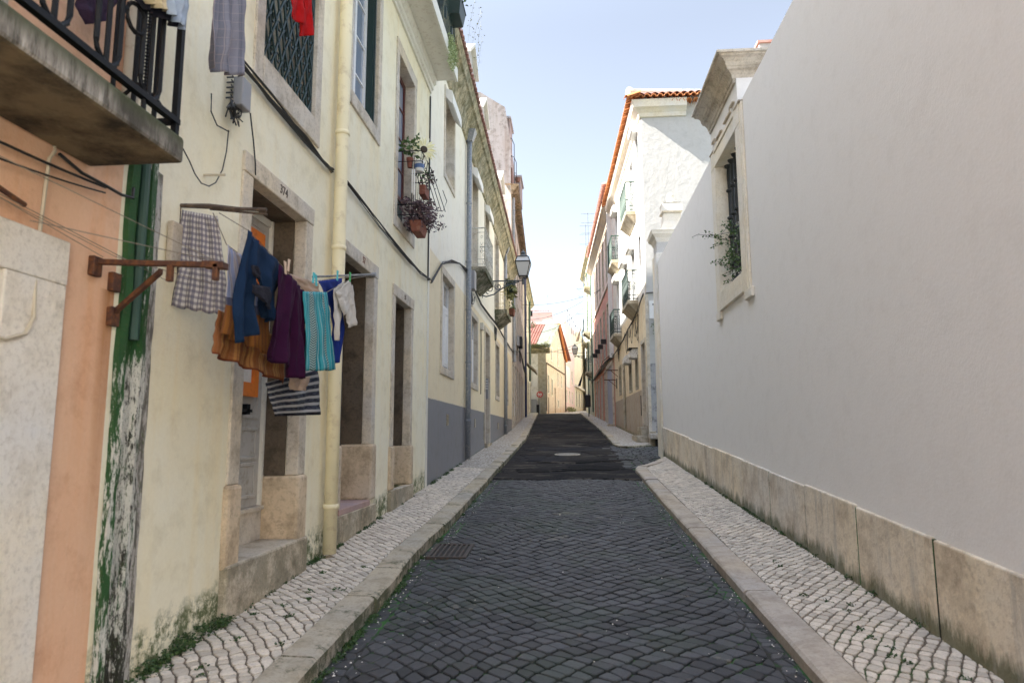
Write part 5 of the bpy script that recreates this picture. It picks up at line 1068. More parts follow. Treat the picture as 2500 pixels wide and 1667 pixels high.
# eaves cornice + tiles, hipped roof
mb = MB(); pr = [(0, 12.42), (.05, 12.44), (.08, 12.56), (.18, 12.66), (.26, 12.70), (.28, 12.86), (.30, 12.95), (0, 12.96)]; n = len(pr)
for d, z in pr: mb.v += [tuple(FB.P(B1, d, z)), tuple(FB.P(B0, d, z)-Vector((0, d+.1, 0))), (4.15, B0-.1-d, z), ]
for i in range(n-1):
    for k in range(2): a = i*3+k; mb.f.append((a, a+1, a+4, a+3))
mb.f.append(tuple(i*3+2 for i in range(n))); mb.build('cornice', 's_white', hb)
mb = MB(); c0 = FB.P(B0, .46, 12.98)-Vector((0, .50, 0)); c1 = FB.P(B1, .46, 12.98); c2 = Vector((11.9, c0.y, 12.98+.0))
tile_eave(mb, c0, c1, (-1, 0, 0), .10, .45, .14, .2); tile_eave(mb, c0, c2, (0, -1, 0), .10, .45, .14, .22); tile_eave(mb, c0+Vector((1.6, .12, -.13)), c2+Vector((0, .12, -.13)), (0, -1, 0), .10, .3, .02, .24); mb.build('eave_tiles', 'tile_orange', hb)
mb = MB(); rz = 2.9; rA = Vector((7.2, 28, 12.98+rz)); roof_tiles(mb, c0+Vector((.1, .1, .1)), c1+Vector((.1, 0, .1)), (7.2, B1, 13+rz), rA, 48, 12, .06); roof_tiles(mb, c0+Vector((.1, .1, .1)), c2+Vector((0, .1, .1)), rA, rA, 40, 12, .06); mb.build('roof', 'tile_pale', hb)
mb = MB(); mb.tube([c0+Vector((.05, .05, .2)), rA+Vector((0, 0, .12))], .13, 8); mb.lathe(tuple(c0+Vector((.1, .1, .12))), [(.12, 0), (.15, .12), (.1, .25), (.02, .28)], 8); mb.build('hip_ridge', 's_white', hb)
cp = ((7.75, 26), )
mb = MB(); mb.box(7.75, 8.6, 26, 26.8, 13, 17.0); q = mb.build('chimney', 'p_white_rough', hb); mb = MB(); mb.box(7.68, 8.68, 25.93, 26.87, 17.0, 17.1); mb.build('chimney_cap', 'tile_pale', q)
mb = MB(); mb.box(2.70, 2.96, 22.50, 22.53, 5.42, 6.02); q = mb.build('service_hatch', 'w_white', hb, bevel=.006); mb = MB(); mb.lathe((2.83, 22.5, 5.9), [(.02, -.02), (.02, .02)], 8); mb.build('lock', 'bin_black', q)
mb = MB(); mb.box(2.66, 3.3, 22.515, 22.53, 1.7, 3.95); mb.build('cement_patch', plaster('p_cement', (.33, .34, .36), (.2, .2, .2), .8, .4, 0, 0, .7, var=(.45, .44, .43)) and 'p_cement', hb)
mb = MB(); FrX(22.53).box(mb, 2.58, 2.68, -.05, .02, 1.3, 6.3); mb.build('corner_stone', 's_frame', hb)
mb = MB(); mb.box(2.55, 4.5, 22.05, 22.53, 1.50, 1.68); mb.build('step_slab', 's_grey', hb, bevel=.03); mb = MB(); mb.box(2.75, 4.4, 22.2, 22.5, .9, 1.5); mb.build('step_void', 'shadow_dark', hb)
mb = MB(); FB.box(mb, 22.8, 24.2, .0, .38, 1.0, 1.62); FB.box(mb, 22.85, 23.9, .0, .22, 1.62, 1.9); mb.build('doorstep', 's_step', hb, bevel=.02)
mb = MB(); mb.box(2.60, 2.78, 22.35, 22.5, 1.0, 1.75); mb.build('mossy_pier', 's_step', hb, bevel=.02)
bundle(-1, [FB.P(22.6, .04, 6.28), FB.P(23.4, .04, 6.15), FB.P(24.3, .05, 5.9), FB.P(25.5, .05, 5.85), FB.P(27, .05, 5.75), FB.P(29, .05, 5.6), FB.P(31, .05, 5.45), FB.P(33.4, .05, 5.4)], 5, .012, .05, 'cable', 'm_cable', hb)
mb = MB(); mb.tube([(2.6, 22.5, 6.28), (2.75, 22.5, 6.3), (3.3, 22.5, 6.3)], .018, 5); rnd = random.Random(17)
for k in range(12): a = rnd.uniform(23.6, 31); mb.tube(catenary(FB.P(a, .05, 5.85), FB.P(a+rnd.uniform(.2, .8), .06, 5.7), rnd.uniform(.2, .9), 8), .009, 4)
mb.tube([FB.P(24.2, .04, 5.9), FB.P(24.4, .04, 5.2), FB.P(24.2, .04, 4.85)], .009, 4); mb.build('wiring', 'm_cable', hb)
mb = MB(); mb.tube([FB.P(29.0, .06, 1.9), FB.P(29.0, .06, 4.7)], .05, 8); mb.build('drainpipe', 's_concrete', hb)
mb = MB(); FB.box(mb, 24.3, 24.36, 0, .02, 2.3, 3.0); mb.build('slot', 'bin_black', hb); mb = MB(); FB.box(mb, 32.4, 32.6, 0, .03, 3.8, 4.25); mb.build('letterbox', 'bin_black', hb)
for u, z in ((31.9, 4.6), (33.1, 4.25)):
    mb = MB(); mb.tube([FB.P(u, 0, z), FB.P(u, .55, z)], .025, 5); mb.tube([FB.P(u, 0, z-.3), FB.P(u, .35, z)], .015, 4); mb.build('bracket', 'm_rust', hb)
t = thing('wall_fern', 'bright green fern growing out of the wall beside the white hatch', 'plant', (2.98, 22.45, 5.3)); mb = MB(); rnd = random.Random(5)
for k in range(26):
    q = Vector((2.98+rnd.uniform(-.05, .05), 22.45, 5.32)); d = Vector((rnd.uniform(-.5, .4), rnd.uniform(-.8, -.1), rnd.uniform(-.6, .7)))
    for i in range(7): q = q+d*.055; d.z -= .16; leaves(mb, q, .03, 5, .045, 0, (1, 1, 1), rnd)
mb.build('foliage', 'leaf', t)

# ---- pink house
FC = FB
wm = grid_wins((35.9, 38.3, 40.7, 43.0, 45.2), ((5.85, 8.55), (10.0, 12.6)), .9)
hc = far_house('pink_house', 'pink and white house with a pale blue garage door', FC, 33.45, 47.8, 13.1, 'p_pink', wm+[(34.0, 34.8, 10.2, 12.5)], 8, True, 's_white', 'w_brown2', doors=((38.4, 39.2, 2.3, 5.1), (40.9, 41.8, 2.4, 5.0), (43.2, 44.1, 2.6, 5.0), (45.4, 46.2, 2.7, 5.0)), ed=.45)
mb = MB(); FC.box(mb, 34.1, 37.1, -.02, .03, 2.0, 5.1); mb.build('garage_door', 'd_blue', hc); mb = MB(); FC.box(mb, 33.9, 34.1, 0, .08, 1.9, 5.2); FC.box(mb, 37.1, 37.3, 0, .08, 1.9, 5.2); FC.box(mb, 33.9, 37.3, 0, .09, 5.1, 5.3); mb.build('garage_surround', 's_frame', hc)
mb = MB(); FC.box(mb, 33.45, 47.8, 0, .06, 5.4, 5.56); FC.box(mb, 33.45, 47.8, 0, .05, 9.42, 9.52); mb.build('string_course', 's_concrete', hc)
mb = MB(); FC.box(mb, 33.5, 47.8, -.4, .2, 13.2, 14.1); mb.build('parapet', 'p_palepink', hc); mb = MB(); tile_eave(mb, FC.P(33.5, .42, 14.15), FC.P(47.8, .42, 14.15), (-1, 0, 0), .08, .4, .1, .25); roof_tiles(mb, FC.P(33.5, .4, 14.2), FC.P(47.8, .4, 14.2), FC.P(47.8, -4, 16), FC.P(33.5, -4, 16), 60, 8, .05); mb.build('roof', 'tile_pale', hc)
for u, s in ((37.6, 0), (39.9, 0), (42.2, 0), (44.4, 0)): mb = MB(); FC.box(mb, u, u+.25, 0, .3, 6.6, 6.85); mb.build('wall_lamp', 'bin_black', hc)
mb = MB(); FC.box(mb, 33.6, 33.8, 0, .2, 5.4, 12.8); mb.build('drainpipe', 'w_white', hc); mb = MB(); FC.box(mb, 33.7, 34.6, 0, .35, 1.7, 2.15); mb.build('doorstep', 's_step', hc, bevel=.02)
for y, z in ((40, 16.0), (44, 16.2)): mb = MB(); mb.box(2.2, 3.2, y, y+1.2, 13.5, z); q = mb.build('chimney', 'p_white_rough', hc); mb = MB(); mb.lathe((2.7, y+.6, z), [(.4, 0), (.42, .1), (.3, .35), (.05, .4)], 10); mb.build('chimney_pot', 'cab_grey', q)
# ---- green trimmed house
wd = grid_wins((49.2, 51.2, 53.4, 55.6), ((6.3, 8.3), (9.5, 11.7), (12.6, 14.4)), .85)
hd = far_house('green_trimmed_house', 'tall pale house with green balconies and drainpipes at the far right', FC, 47.85, 58.4, 15.0, 'p_greenish', wd, 7, True, 's_eave', 'm_green', doors=((49.0, 49.9, 2.9, 5.4), (51.2, 52.1, 3.0, 5.4), (54, 54.9, 3.2, 5.6)))
for u, z in ((48.9, 6.1), (50.9, 9.3), (53.2, 8.8), (49.2, 12.4)): balcony(FC, hd, u, u+1.5, .5, z, 'm_green', 's_concrete', 1.0, .25, .15)
mb = MB()
for u in (48.2, 52.6): mb.tube([FC.P(u, .1, 3.2), FC.P(u, .1, 14.6)], .06, 6)
mb.build('drainpipe', 'm_greenpipe', hd); mb = MB()
for u, z in ((52, 12.2), (53, 11.0), (54, 13.2), (56, 10.4)): mb.tube([FC.P(u, 0, z), FC.P(u, .9, z)], .015, 4); mb.tube([FC.P(u, 0, z-.5), FC.P(u, .8, z)], .01, 4)
mb.build('drying_brackets', 'm_iron', hd)
mb = MB()
for u in (50, 53): mb.tube([FC.P(u, .1, 15), FC.P(u, .1, 18.2)], .02, 4); [mb.tube([FC.P(u, -.4, z), FC.P(u, .6, z)], .012, 4) for z in (16.6, 17.4, 18.1)]
mb.build('aerial', 'm_iron', hd)
bundle(-1, [FC.P(33.5, .05, 5.5), FC.P(38, .08, 5.6), FC.P(43, .08, 5.4), FC.P(48, .1, 5.3), FC.P(52, .15, 6.0)], 5, .018, .1, 'cable', 'm_cable', hc)
FE = Fr(3.3, 60, .128, -1); far_house('corner_block', 'plain pale block beyond the bend on the right', FE, 58.6, 95, 11, 'p_paleyellow', grid_wins((62, 66, 70, 74, 78), ((4.8, 6.6), (7.8, 9.6))), 7)
for lb, u, z, m_ in (('yellow cloth hung from a high pole on the green trimmed house', 52.2, 9.9, 'f_straw'), ('faded pinkish cloth hung beside the yellow one on the green trimmed house', 51.5, 9.8, 'f_beige'), ('black cloth drying under the far street lamp', 49.6, 6.3, 'f_dark')):
    t = thing('hanging_cloth', lb, 'laundry', tuple(FC.P(u, .7, z))); mb = MB(); c = FC.P(u, .62, z)
    for i in range(6):
        for j in range(2): mb.v.append(tuple(c+Vector((-.05*i+.06*j*i*-.3-.12*j*(i/5), .06*math.sin(i*2+j), -.24*i))))
    mb.v += [tuple(Vector(v)+Vector((0, .02, 0))) for v in list(mb.v)]
    for i in range(5): a = i*2; mb.f += [(a, a+1, a+3, a+2), (a+12, a+14, a+15, a+13)]
    mb.uv = [(0, 0)]*len(mb.v); mb.build('cloth', m_, t)
t = thing('litter_bin', 'black litter bin on a post outside the green trimmed house', 'bin', (1.35, 47.5, pav_zr(47.5))); mb = MB(); mb.box(1.14, 1.52, 47.3, 47.7, 3.5, 4.35); mb.build('bin', 'bin_black', t, bevel=.06); mb = MB(); mb.tube([(1.40, 47.75, 2.8), (1.40, 47.75, 4.5)], .035, 8); mb.build('post', 'm_black', t)

# ================================================================ END OF THE STREET
FD = Fr(-1.9, 57.2, .128, 1)
hp = thing('peach_house', 'old peach gabled house with mossy tiled roof at the end of the street', 'house', (-1.9, 60, 3.3))
pw = [(60.3, 60.9, 8.15, 9.3), (64.3, 64.9, 8.1, 9.8), (58.4, 59.1, 5.2, 6.7), (60.4, 61.1, 5.1, 6.5), (64.2, 64.8, 6.15, 7.4), (66.5, 67.2, 6.15, 7.3), (64.3, 64.8, 4.2, 4.8)]
pd = [(62.3, 63.0, 3.6, 5.85), (58.5, 59.0, 3.4, 4.8)]
ops = [(a-.02, b+.02, c-.02, d+.02) for a, b, c, d in pw+pd]
mb = MB(); wall(FD, mb, 57.2, 69.5, 2, 8.8, ops[2:], 6, .2); mb.build('wall', 'p_peach', hp)
mb = MB(); g = [(57.2, 8.8), (69.5, 8.8), (69.5, 9.0), (64.3, 11.9)]
for d in (.0, -.3): mb.v += [tuple(FD.P(u, d, z)) for u, z in g]
mb.f += [(0, 1, 2, 3), (7, 6, 5, 4), (1, 5, 6, 2), (2, 6, 7, 3), (3, 7, 4, 0)]; mb.build('gable', 'p_peach', hp)
for o in pw: wo = surround(FD, hp, o, .08, 's_white', rd=.12, nb=True, proud=.03 if o[2] < 8 else .05); sash(FD, wo, o, (-.08 if o[2] < 8 else .045), 'w_ivory', 'g_dark', 2, 2, .05)
for o in pd: panel_door(FD, hp, o, -.12, 'w_brown2', ((.1, .9),), 1)
mb = MB(); mb.box(-8, -1.86, 57.05, 57.25, 2, 8.75); mb.build('front_wall', 'p_pilaster', hp)
mb = MB(); mb.box(-2.5, -1.83, 56.99, 57.05, 2, 8.5); mb.build('pilaster', 's_concrete', hp)
mb = MB(); mb.box(-2.98, -2.6, 56.98, 57.05, 5.6, 7.0); mb.build('window', 'box_white', hp)
mb = MB(); pr = [(0, 8.4), (.08, 8.5), (.2, 8.6), (.32, 8.7), (.36, 8.8), (0, 8.85)]
for x in (-8, -1.5): mb.v += [(x, 57.05-d, z) for d, z in pr]
for k in range(5): mb.f.append((k, k+1, 7+k, 6+k))
mb.f += [tuple(range(6)), tuple(range(6, 12))]; mb.build('eave', 's_eave', hp)
mb = MB(); roof_tiles(mb, (-8, 56.75, 8.85), (-2.75, 56.75, 8.85), (-2.1, 64.5, 12.0), (-8, 64.5, 12.0), 24, 14, .07); q = mb.build('roof', 'tile_red', hp)
mb = MB(); roof_tiles(mb, (-2.75, 56.75, 8.83), (-1.5, 56.75, 8.83), (-.7, 64.5, 12.05), (-2.1, 64.5, 12.05), 4, 3, .01); mb.build('roof_slab', 'slate', hp)
mb = MB(); roof_tiles(mb, (-.65, 64.5, 12.1), (.35, 69.8, 9.05), (-8, 69.8, 9.0), (-8, 64.5, 12.05), 3, 1, .02); mb.build('roof_back', 'tile_red', hp)
mb = MB()
for i in range(26): t_ = i/25; p_ = FD.P(64.5+5.1*t_, .18, 12.0-2.95*t_); mb.tube([p_+Vector((0, -.14, .06)), p_+Vector((0, .14, -.02))], .12, 6)
mb.build('verge_tiles', 'tile_orange', hp)
mb = MB(); rnd = random.Random(77)
for k in range(70): leaves(mb, (rnd.uniform(-3.4, -1.6), 56.75, 8.85+rnd.uniform(0, .25)), .16, 12, .11, 0, (1, 1, 1), rnd)
for k in range(26): t_ = rnd.random(); leaves(mb, (-2.0+1.2*t_+rnd.uniform(-.1, .3), 56.8+7.6*t_, 8.95+3.15*t_), .13, 7, .10, 0, (1, 1, 1), rnd)
q = mb.build('roof_grass', 'leaf_dry', hp); struct(q, 'stuff')
mb = MB(); mb.tube([FD.P(57.4, .06, 7.66), FD.P(69.3, .06, 7.64)], .05, 5); mb.tube([FD.P(57.4, .06, 3.6), FD.P(57.4, .06, 7.66)], .04, 5); mb.tube([FD.P(69.3, .08, 3.9), FD.P(69.3, .08, 9)], .06, 5); mb.tube([FD.P(64.8, .3, 9.6), FD.P(64.8, 1.2, 9.6)], .02, 4); mb.build('pipes', 'wood_dark', hp)
mb = MB(); mb.box(-3.08, -2.62, 56.6, 57.0, 3.3, 4.55); t = thing('utility_cabinet', 'grey street cabinet beside the black bin at the street end', 'utility cabinet', (-2.85, 56.8, 3.4)); mb.build('cabinet', 'cab_grey', t, bevel=.02)
mb = MB(); mb.box(-3.0, -2.8, 56.5, 56.6, 4.6, 5.0); mb.build('notice', 'box_white', t)
t = thing('black_bollard_bin', 'small black bin standing under the round red sign', 'bin', (-2.5, 56.6, 3.4)); mb = MB(); mb.box(-2.62, -2.4, 56.45, 56.7, 3.35, 4.1); mb.build('bin', 'bin_black', t, bevel=.02)
t = thing('no_entry_sign', 'round red no entry sign covered with stickers on a thin pole', 'traffic sign', (-2.35, 56.3, 3.35)); mb = MB(); mb.tube([(-2.35, 56.35, 3.3), (-2.35, 56.35, 5.2)], .03, 8); mb.build('pole', 'cab_grey', t)
mb = MB(); n = 28
for y, r in ((56.32, .265), (56.29, .265), (56.285, .25)): mb.v += [(-2.35+r*math.cos(2*math.pi*k/n), y, 4.92+r*math.sin(2*math.pi*k/n)) for k in range(n)]
for i in range(2):
    for k in range(n): mb.f.append((i*n+k, i*n+(k+1) % n, i*n+n+(k+1) % n, i*n+n+k))
mb.f += [tuple(range(n)), tuple(range(2*n, 3*n))]; mb.build('disc', 'm_red', t); mb = MB(); mb.box(-2.53, -2.17, 56.278, 56.284, 4.875, 4.965)
mb.build('white_bar', 'm_whiteplain', t); mb = MB()
for x, z, a, b in ((-2.44, 5.05, .09, .05), (-2.28, 4.78, .08, .06), (-2.42, 4.79, .05, .07), (-2.25, 5.04, .05, .05)): mb.box(x-a/2, x+a/2, 56.279, 56.2835, z-b/2, z+b/2)
mb.build('stickers', 'm_whiteplain', t)
hk = thing('pink_house_far', 'pale pink house rising behind the mossy roof', 'house', (-.5, 73, 3.9)); hk.name = 'pale_pink_house'
pw = grid_wins((70.3, 72.6, 75), ((5.0, 6.2), (7.1, 8.5)), .8)
ops = [(a-.02, b+.02, c-.02, d+.02) for a, b, c, d in pw]; mb = MB(); wall(FD, mb, 69.6, 77.6, 2, 13.4, ops, 6, .2); mb.build('wall', 'p_palepink', hk)
for o in pw: wo = surround(FD, hk, o, .08, 's_white', rd=.12, nb=True); sash(FD, wo, o, -.08, 'w_white', 'g_curtain', 2, 2, .05)
mb = MB(); mb.box(-9, -1.55, 69.9, 76, 3, 14.2); mb.build('side_wing', 'p_palepink', hk); mb = MB(); tile_eave(mb, (-9, 69.75, 14.25), (-1.5, 69.75, 14.25), (0, -1, 0), .12, .5, .2, .26); roof_tiles(mb, (-9, 69.7, 14.3), (-1.5, 69.7, 14.3), (-1.5, 75, 15.4), (-9, 75, 15.4), 30, 4, .05); mb.build('roof', 'tile_pale', hk)
mb = MB(); FD.box(mb, 70.2, 73.2, .01, .05, 6.5, 8.7); mb.build('white_panel', 'w_white', hk)
mb = MB()
for i in range(6): mb.tube([(-1.4, 71, 12.9+i*.35), (.3, 74, 12.9+i*.35)], .02, 4)
for i in range(5): x = .0+.22*i; mb.box(x, x+.1, 73.8+i*.8, 73.9+i*.8, 12.7, 15.2-i*.3); mb.box(x, x+.16, 73.8+i*.8, 74.3+i*.8, 15.0-i*.3, 15.1-i*.3)
mb.build('roof_frame', 'cab_grey', hk); mb = MB(); mb.tube([(-2.0, 70.5, 14.3), (-2.0, 70.5, 16.1)], .02, 4); mb.tube([(-2.8, 70.5, 16.0), (-1.8, 70.5, 16.05)], .012, 4); mb.build('aerial', 'm_iron', hk)
he = far_house('yellow_end_house', 'pale yellow house closing the view beside the far lamp', FD, 77.7, 98, 13.4, 'p_paleyellow', grid_wins((79, 81.6, 84.4, 87.2, 90), ((4.9, 6.6),), .8), 6, True, 's_white', 'w_white', pane='g_curtain')
mb = MB(); FD.box(mb, 77.7, 98, 0, .25, 7.0, 7.25); mb.build('string_course', 's_white', he); mb = MB(); mb.box(2.3, 9, 86, 92, 3, 15.0); mb.build('upper_wing', 'p_paleyellow', he); mb = MB(); tile_eave(mb, (2.2, 85.8, 15.0), (9, 85.8, 15.0), (0, -1, 0), .12, .4, .15, .26); mb.build('eave_tiles', 'tile_pale', he)
t = thing('grass_tufts', 'dry weeds growing at the foot of the pink house', 'plant', tuple(FD.P(71, .4, 3.95))); mb = MB(); rnd = random.Random(3)
for k in range(60): leaves(mb, FD.P(rnd.uniform(69.5, 74), rnd.uniform(.1, .6), 4.0+rnd.uniform(0, .35)), .15, 10, .12, 0, (1, 1, 1), rnd)
mb.build('foliage', 'leaf_dry', t)
t = thing('street_cables', 'thin dark cables strung across the far end of the street', 'cables', (-.7, 50, 10)); mb = MB()
for za, zb, ya, yb, sg in ((9.6, 10.4, 47, 41, .5), (9.2, 10.4, 50, 41, .9), (10.1, 10.3, 44, 41, .3), (8.5, 8.2, 52, 55, .3), (7.6, 9.0, 50, 52, .4)): mb.tube(catenary(F4.P(ya, 0, za), FC.P(yb, 0, zb), sg, 14), .012, 4)
mb.build('cable', 'm_cable', t)

# ---- street lamps
def lamp():
    t = thing('street_lamp', 'iron street lamp on a scrolled bracket above the cream house pavement', 'street lamp', (0, 0, 0), 'street lamps')
    mb = MB(); mb.tube([(0, 0, 0), (1.25, 0, 0)], .02, 6); mb.tube([(0, 0, -.5), (0, 0, .05)], .02, 5); sc = lambda cx, cz, r0, turns, s0, d: [(cx+r0*(1-i/30)*math.cos(s0+d*turns*2*math.pi*i/26), 0, cz+r0*(1-i/30)*math.sin(s0+d*turns*2*math.pi*i/26)) for i in range(27)]
    mb.tube([(0, 0, -.42), (.12, 0, -.46), (.35, 0, -.40), (.6, 0, -.22), (.85, 0, -.1), (1.1, 0, -.03)], .02, 6)
    for cx, cz, r, tn, s0, d in ((.22, -.24, .15, 1.4, -1.8, -1), (.48, -.17, .11, 1.4, 2.4, 1), (.72, -.10, .08, 1.3, -2, -1), (.95, -.09, .065, 1.3, .5, 1), (.10, -.12, .07, 1.2, 1, 1)): mb.tube(sc(cx, cz, r, tn, s0, d), .014, 5)
    mb.tube([(1.22, 0, -.12), (1.22, 0, .06)], .035, 8); mb.build('bracket', 'm_iron', t)
    mb = MB(); hb_, ht, hr = .12, .22, .155; z0, z1, z2, z3 = .12, .54, .70, .80; cx = 1.22
    def fr4(w, z): return [Vector((cx+a*w, b*w, z)) for a, b in ((-1, -1), (1, -1), (1, 1), (-1, 1))]
    A, B_, C_ = fr4(hb_, z0), fr4(ht, z1), fr4(hr, z2)
    for q in (A, B_, C_): mb.tube(q, .016, 4, True)
    for k in range(4): mb.tube([A[k], B_[k]], .013, 4); mb.tube([B_[k], C_[k]], .013, 4)
    for k in range(3): mb.tube([(cx-.09+.09*k, 0, .12), (cx+(-.09+.09*k)*1.3, 0, .06), (cx, 0, .03)], .01, 4)
    mb.build('lantern_frame', 'm_black', t); mb = MB(); a, b, c = fr4(hb_-.006, z0), fr4(ht-.006, z1), fr4(hr-.006, z2); mb.v = [tuple(v) for v in a+b+c]
    for i in range(2):
        for k in range(4): mb.f.append((i*4+k, i*4+(k+1) % 4, i*4+4+(k+1) % 4, i*4+4+k))
    mb.f.append((0, 1, 2, 3)); mb.build('glass', 'lantern_glass', t)
    mb = MB(); mb.lathe((cx, 0, z2), [(.2, 0), (.12, .05), (.07, .07), (.07, .12), (.09, .13), (.05, .17), (.015, .2), (.015, .25)], 10); mb.build('lantern_cap', 'm_iron', t)
    return t
L0 = lamp(); L1 = copy_tree(L0); L0.location = (-2.5, 19.7, 6.16)
L1.location = tuple(FC.P(50, 0, 7.35)); L1.rotation_euler = (0, 0, math.pi); L1['label'] = 'distant street lamp reaching out from the green trimmed house on the right'

# ================================================================ LAUNDRY
def cloth(name, label, mat, L, Rr, plane, val, folds=3, amp=.02, thick=.005, nu=26, nv=26, phase=0., cat='laundry', scallop=0., group=None, off=0., par=None):
    """a hanging cloth between a left and a right edge (top to bottom), folded and given thickness"""
    def samp(P, t):
        d = [0]
        for a, b in zip(P, P[1:]): d.append(d[-1]+math.dist(a, b))
        s = t*d[-1]
        for i in range(len(P)-1):
            if s <= d[i+1]+1e-9: q = (s-d[i])/(d[i+1]-d[i]+1e-12); return (P[i][0]+(P[i+1][0]-P[i][0])*q, P[i][1]+(P[i+1][1]-P[i][1])*q)
        return P[-1]
    fn = onX if plane == 'x' else onY; nrm = Vector((1, 0, 0)) if plane == 'x' else Vector((0, -1, 0))
    G = []; uv = []; rnd = random.Random(int(phase*100)+len(name)); ph2 = rnd.uniform(0, 6)
    for j in range(nv+1):
        v = j/nv; a, b = samp(L, v), samp(Rr, v)
        for i in range(nu+1):
            u = i/nu; p = fn(a[0]+(b[0]-a[0])*u, a[1]+(b[1]-a[1])*u, val); w_ = .25+.75*v
            dsp = amp*w_*(math.sin(2*math.pi*folds*(u+.05*math.sin(3*v+ph2))+phase)+.45*math.sin(2*math.pi*folds*2.3*u+ph2+v*2)+.25*math.sin(9*v+5*u+phase))
            dsp += .012*noise.noise(Vector((u*5+phase, v*6, ph2)))
            if scallop and j > nv-3: p.z += scallop*math.sin(2*math.pi*folds*u+phase)*(1-(nv-j)/3)
            G.append(p+nrm*(dsp+off)); uv.append((u, 1-v))
    n = len(G); mb = MB(); mb.v = [tuple(p) for p in G]+[tuple(p-nrm*thick) for p in G]; W_ = nu+1
    for j in range(nv):
        for i in range(nu): a = j*W_+i; mb.f += [(a, a+1, a+1+W_, a+W_), (n+a, n+a+W_, n+a+W_+1, n+a+1)]
    edge = [i for i in range(W_)]+[j*W_+nu for j in range(1, nv+1)]+[nv*W_+i for i in range(nu-1, -1, -1)]+[j*W_ for j in range(nv-1, 0, -1)]
    for k in range(len(edge)): a, b = edge[k], edge[(k+1) % len(edge)]; mb.f.append((a, n+a, n+b, b))
    mb.uv = uv+uv
    if par is not None: return mb.build(name, mat, par, smooth=True)
    o = mb.build(name, mat, None, smooth=True, org=G[0]); return tag(o, label, cat, group)
def join(a, b):     # one garment made of two panels
    return None
# front row and back row, left to right
cloth('gingham_trousers', 'blue and white gingham cloth hanging from the wooden stick nearest the gutter', 'f_gingham', z4([(120, 165), (85, 390), (88, 520), (35, 775)]), z4([(345, 205), (365, 380), (390, 600), (388, 838)]), 'y', 4.06, 4, .014, scallop=.006)
cloth('striped_towel', 'lilac striped towel with orange lower half, hanging behind the denim jeans', 'f_towel', z4([(400, 385), (395, 560), (395, 750), (376, 955)]), z4([(520, 475), (600, 640), (680, 700), (672, 1085)]), 'x', -2.06, 3, .022, phase=.6, scallop=.006)
cloth('orange_blanket', 'folded orange striped blanket, lowest cloth behind the towel', 'f_blanket', z4([(345, 800), (325, 950), (308, 1085)]), z4([(785, 1000), (780, 1130), (775, 1270)]), 'x', -2.15, 3.5, .022, phase=1.2, scallop=.006)
t = thing('denim_jeans', 'dark blue denim jeans hanging upside down beside the purple trousers', 'laundry', tuple(onX(620, 600, -1.93)))
cloth('leg', '', 'f_denim', z4([(540, 290), (505, 450), (465, 680), (445, 830), (458, 1015)]), z4([(600, 360), (570, 560), (565, 760), (578, 955)]), 'x', -1.93, 1.2, .03, phase=.3, par=t)
cloth('leg', '', 'f_denim', z4([(600, 355), (575, 500), (600, 650), (655, 835)]), z4([(790, 565), (745, 650), (725, 740), (690, 880)]), 'x', -1.94, 1.5, .035, phase=2.2, par=t)
cloth('pocket', '', 'f_dark', z4([(562, 515), (568, 570), (600, 605)]), z4([(600, 520), (616, 560), (612, 600)]), 'x', -1.885, 1, .006, par=t, nu=8, nv=8)
cloth('waistband', '', 'f_dark', z4([(565, 640), (570, 690), (640, 750)]), z4([(680, 655), (690, 700), (680, 800)]), 'x', -1.89, 1, .01, par=t, nu=8, nv=8)
t = thing('purple_trousers', 'deep purple trousers hanging between the jeans and the turquoise towel', 'laundry', tuple(onX(690, 700, -1.92)))
cloth('leg', '', 'f_purple', z4([(735, 512), (712, 750), (690, 900), (655, 1112)]), z4([(845, 620), (820, 850), (805, 1168)]), 'x', -1.90, 1.4, .03, phase=1.5, par=t, scallop=.005)
cloth('leg', '', 'f_purple', z4([(800, 585), (812, 850), (805, 1232)]), z4([(896, 675), (905, 900), (908, 1242)]), 'x', -1.93, 1.3, .03, phase=3.5, par=t)
cloth('cream_collar_top', 'cream top pegged behind the purple trousers and turquoise towel', 'f_beige', z4([(785, 565), (830, 650), (870, 760)]), z4([(985, 632), (992, 700), (995, 780)]), 'x', -1.99, 2, .02)
cloth('turquoise_towel', 'turquoise towel with patterned grey stripes on the washing line', 'f_cyan', z4([(893, 683), (902, 900), (893, 1188)]), z4([(1045, 688), (1062, 900), (1082, 1185)]), 'x', -1.92, 3, .018, phase=.9, scallop=.005)
cloth('blue_shirt', 'royal blue shirt hanging behind the cream cardigan', 'f_blue', z4([(980, 618), (1062, 800), (1085, 1142)]), z4([(1138, 598), (1142, 900), (1105, 1138)]), 'x', -2.06, 2, .02, phase=2)
t = thing('cream_cardigan', 'small cream cardigan at the right end of the washing line', 'laundry', tuple(onX(830, 700, -1.98)))
cloth('body', '', 'f_white', z4([(1085, 668), (1088, 850), (1098, 996)]), z4([(1150, 620), (1135, 860), (1126, 997)]), 'x', -1.98, 1, .015, par=t)
cloth('front', '', 'f_white', z4([(1098, 690), (1125, 770), (1150, 835)]), z4([(1196, 603), (1200, 700), (1206, 770)]), 'x', -1.96, 1, .012, par=t)
cloth('sleeve', '', 'f_white', z4([(1150, 780), (1165, 840), (1176, 915)]), z4([(1205, 640), (1218, 760), (1228, 900)]), 'x', -1.975, 1, .012, par=t)
cloth('striped_shorts', 'black and white striped shorts hanging lowest in front of door 374', 'f_bw', z4([(655, 1265), (670, 1370), (690, 1480)]), z4([(985, 1180), (990, 1300), (995, 1470)]), 'x', -2.18, 2, .022, phase=.4)
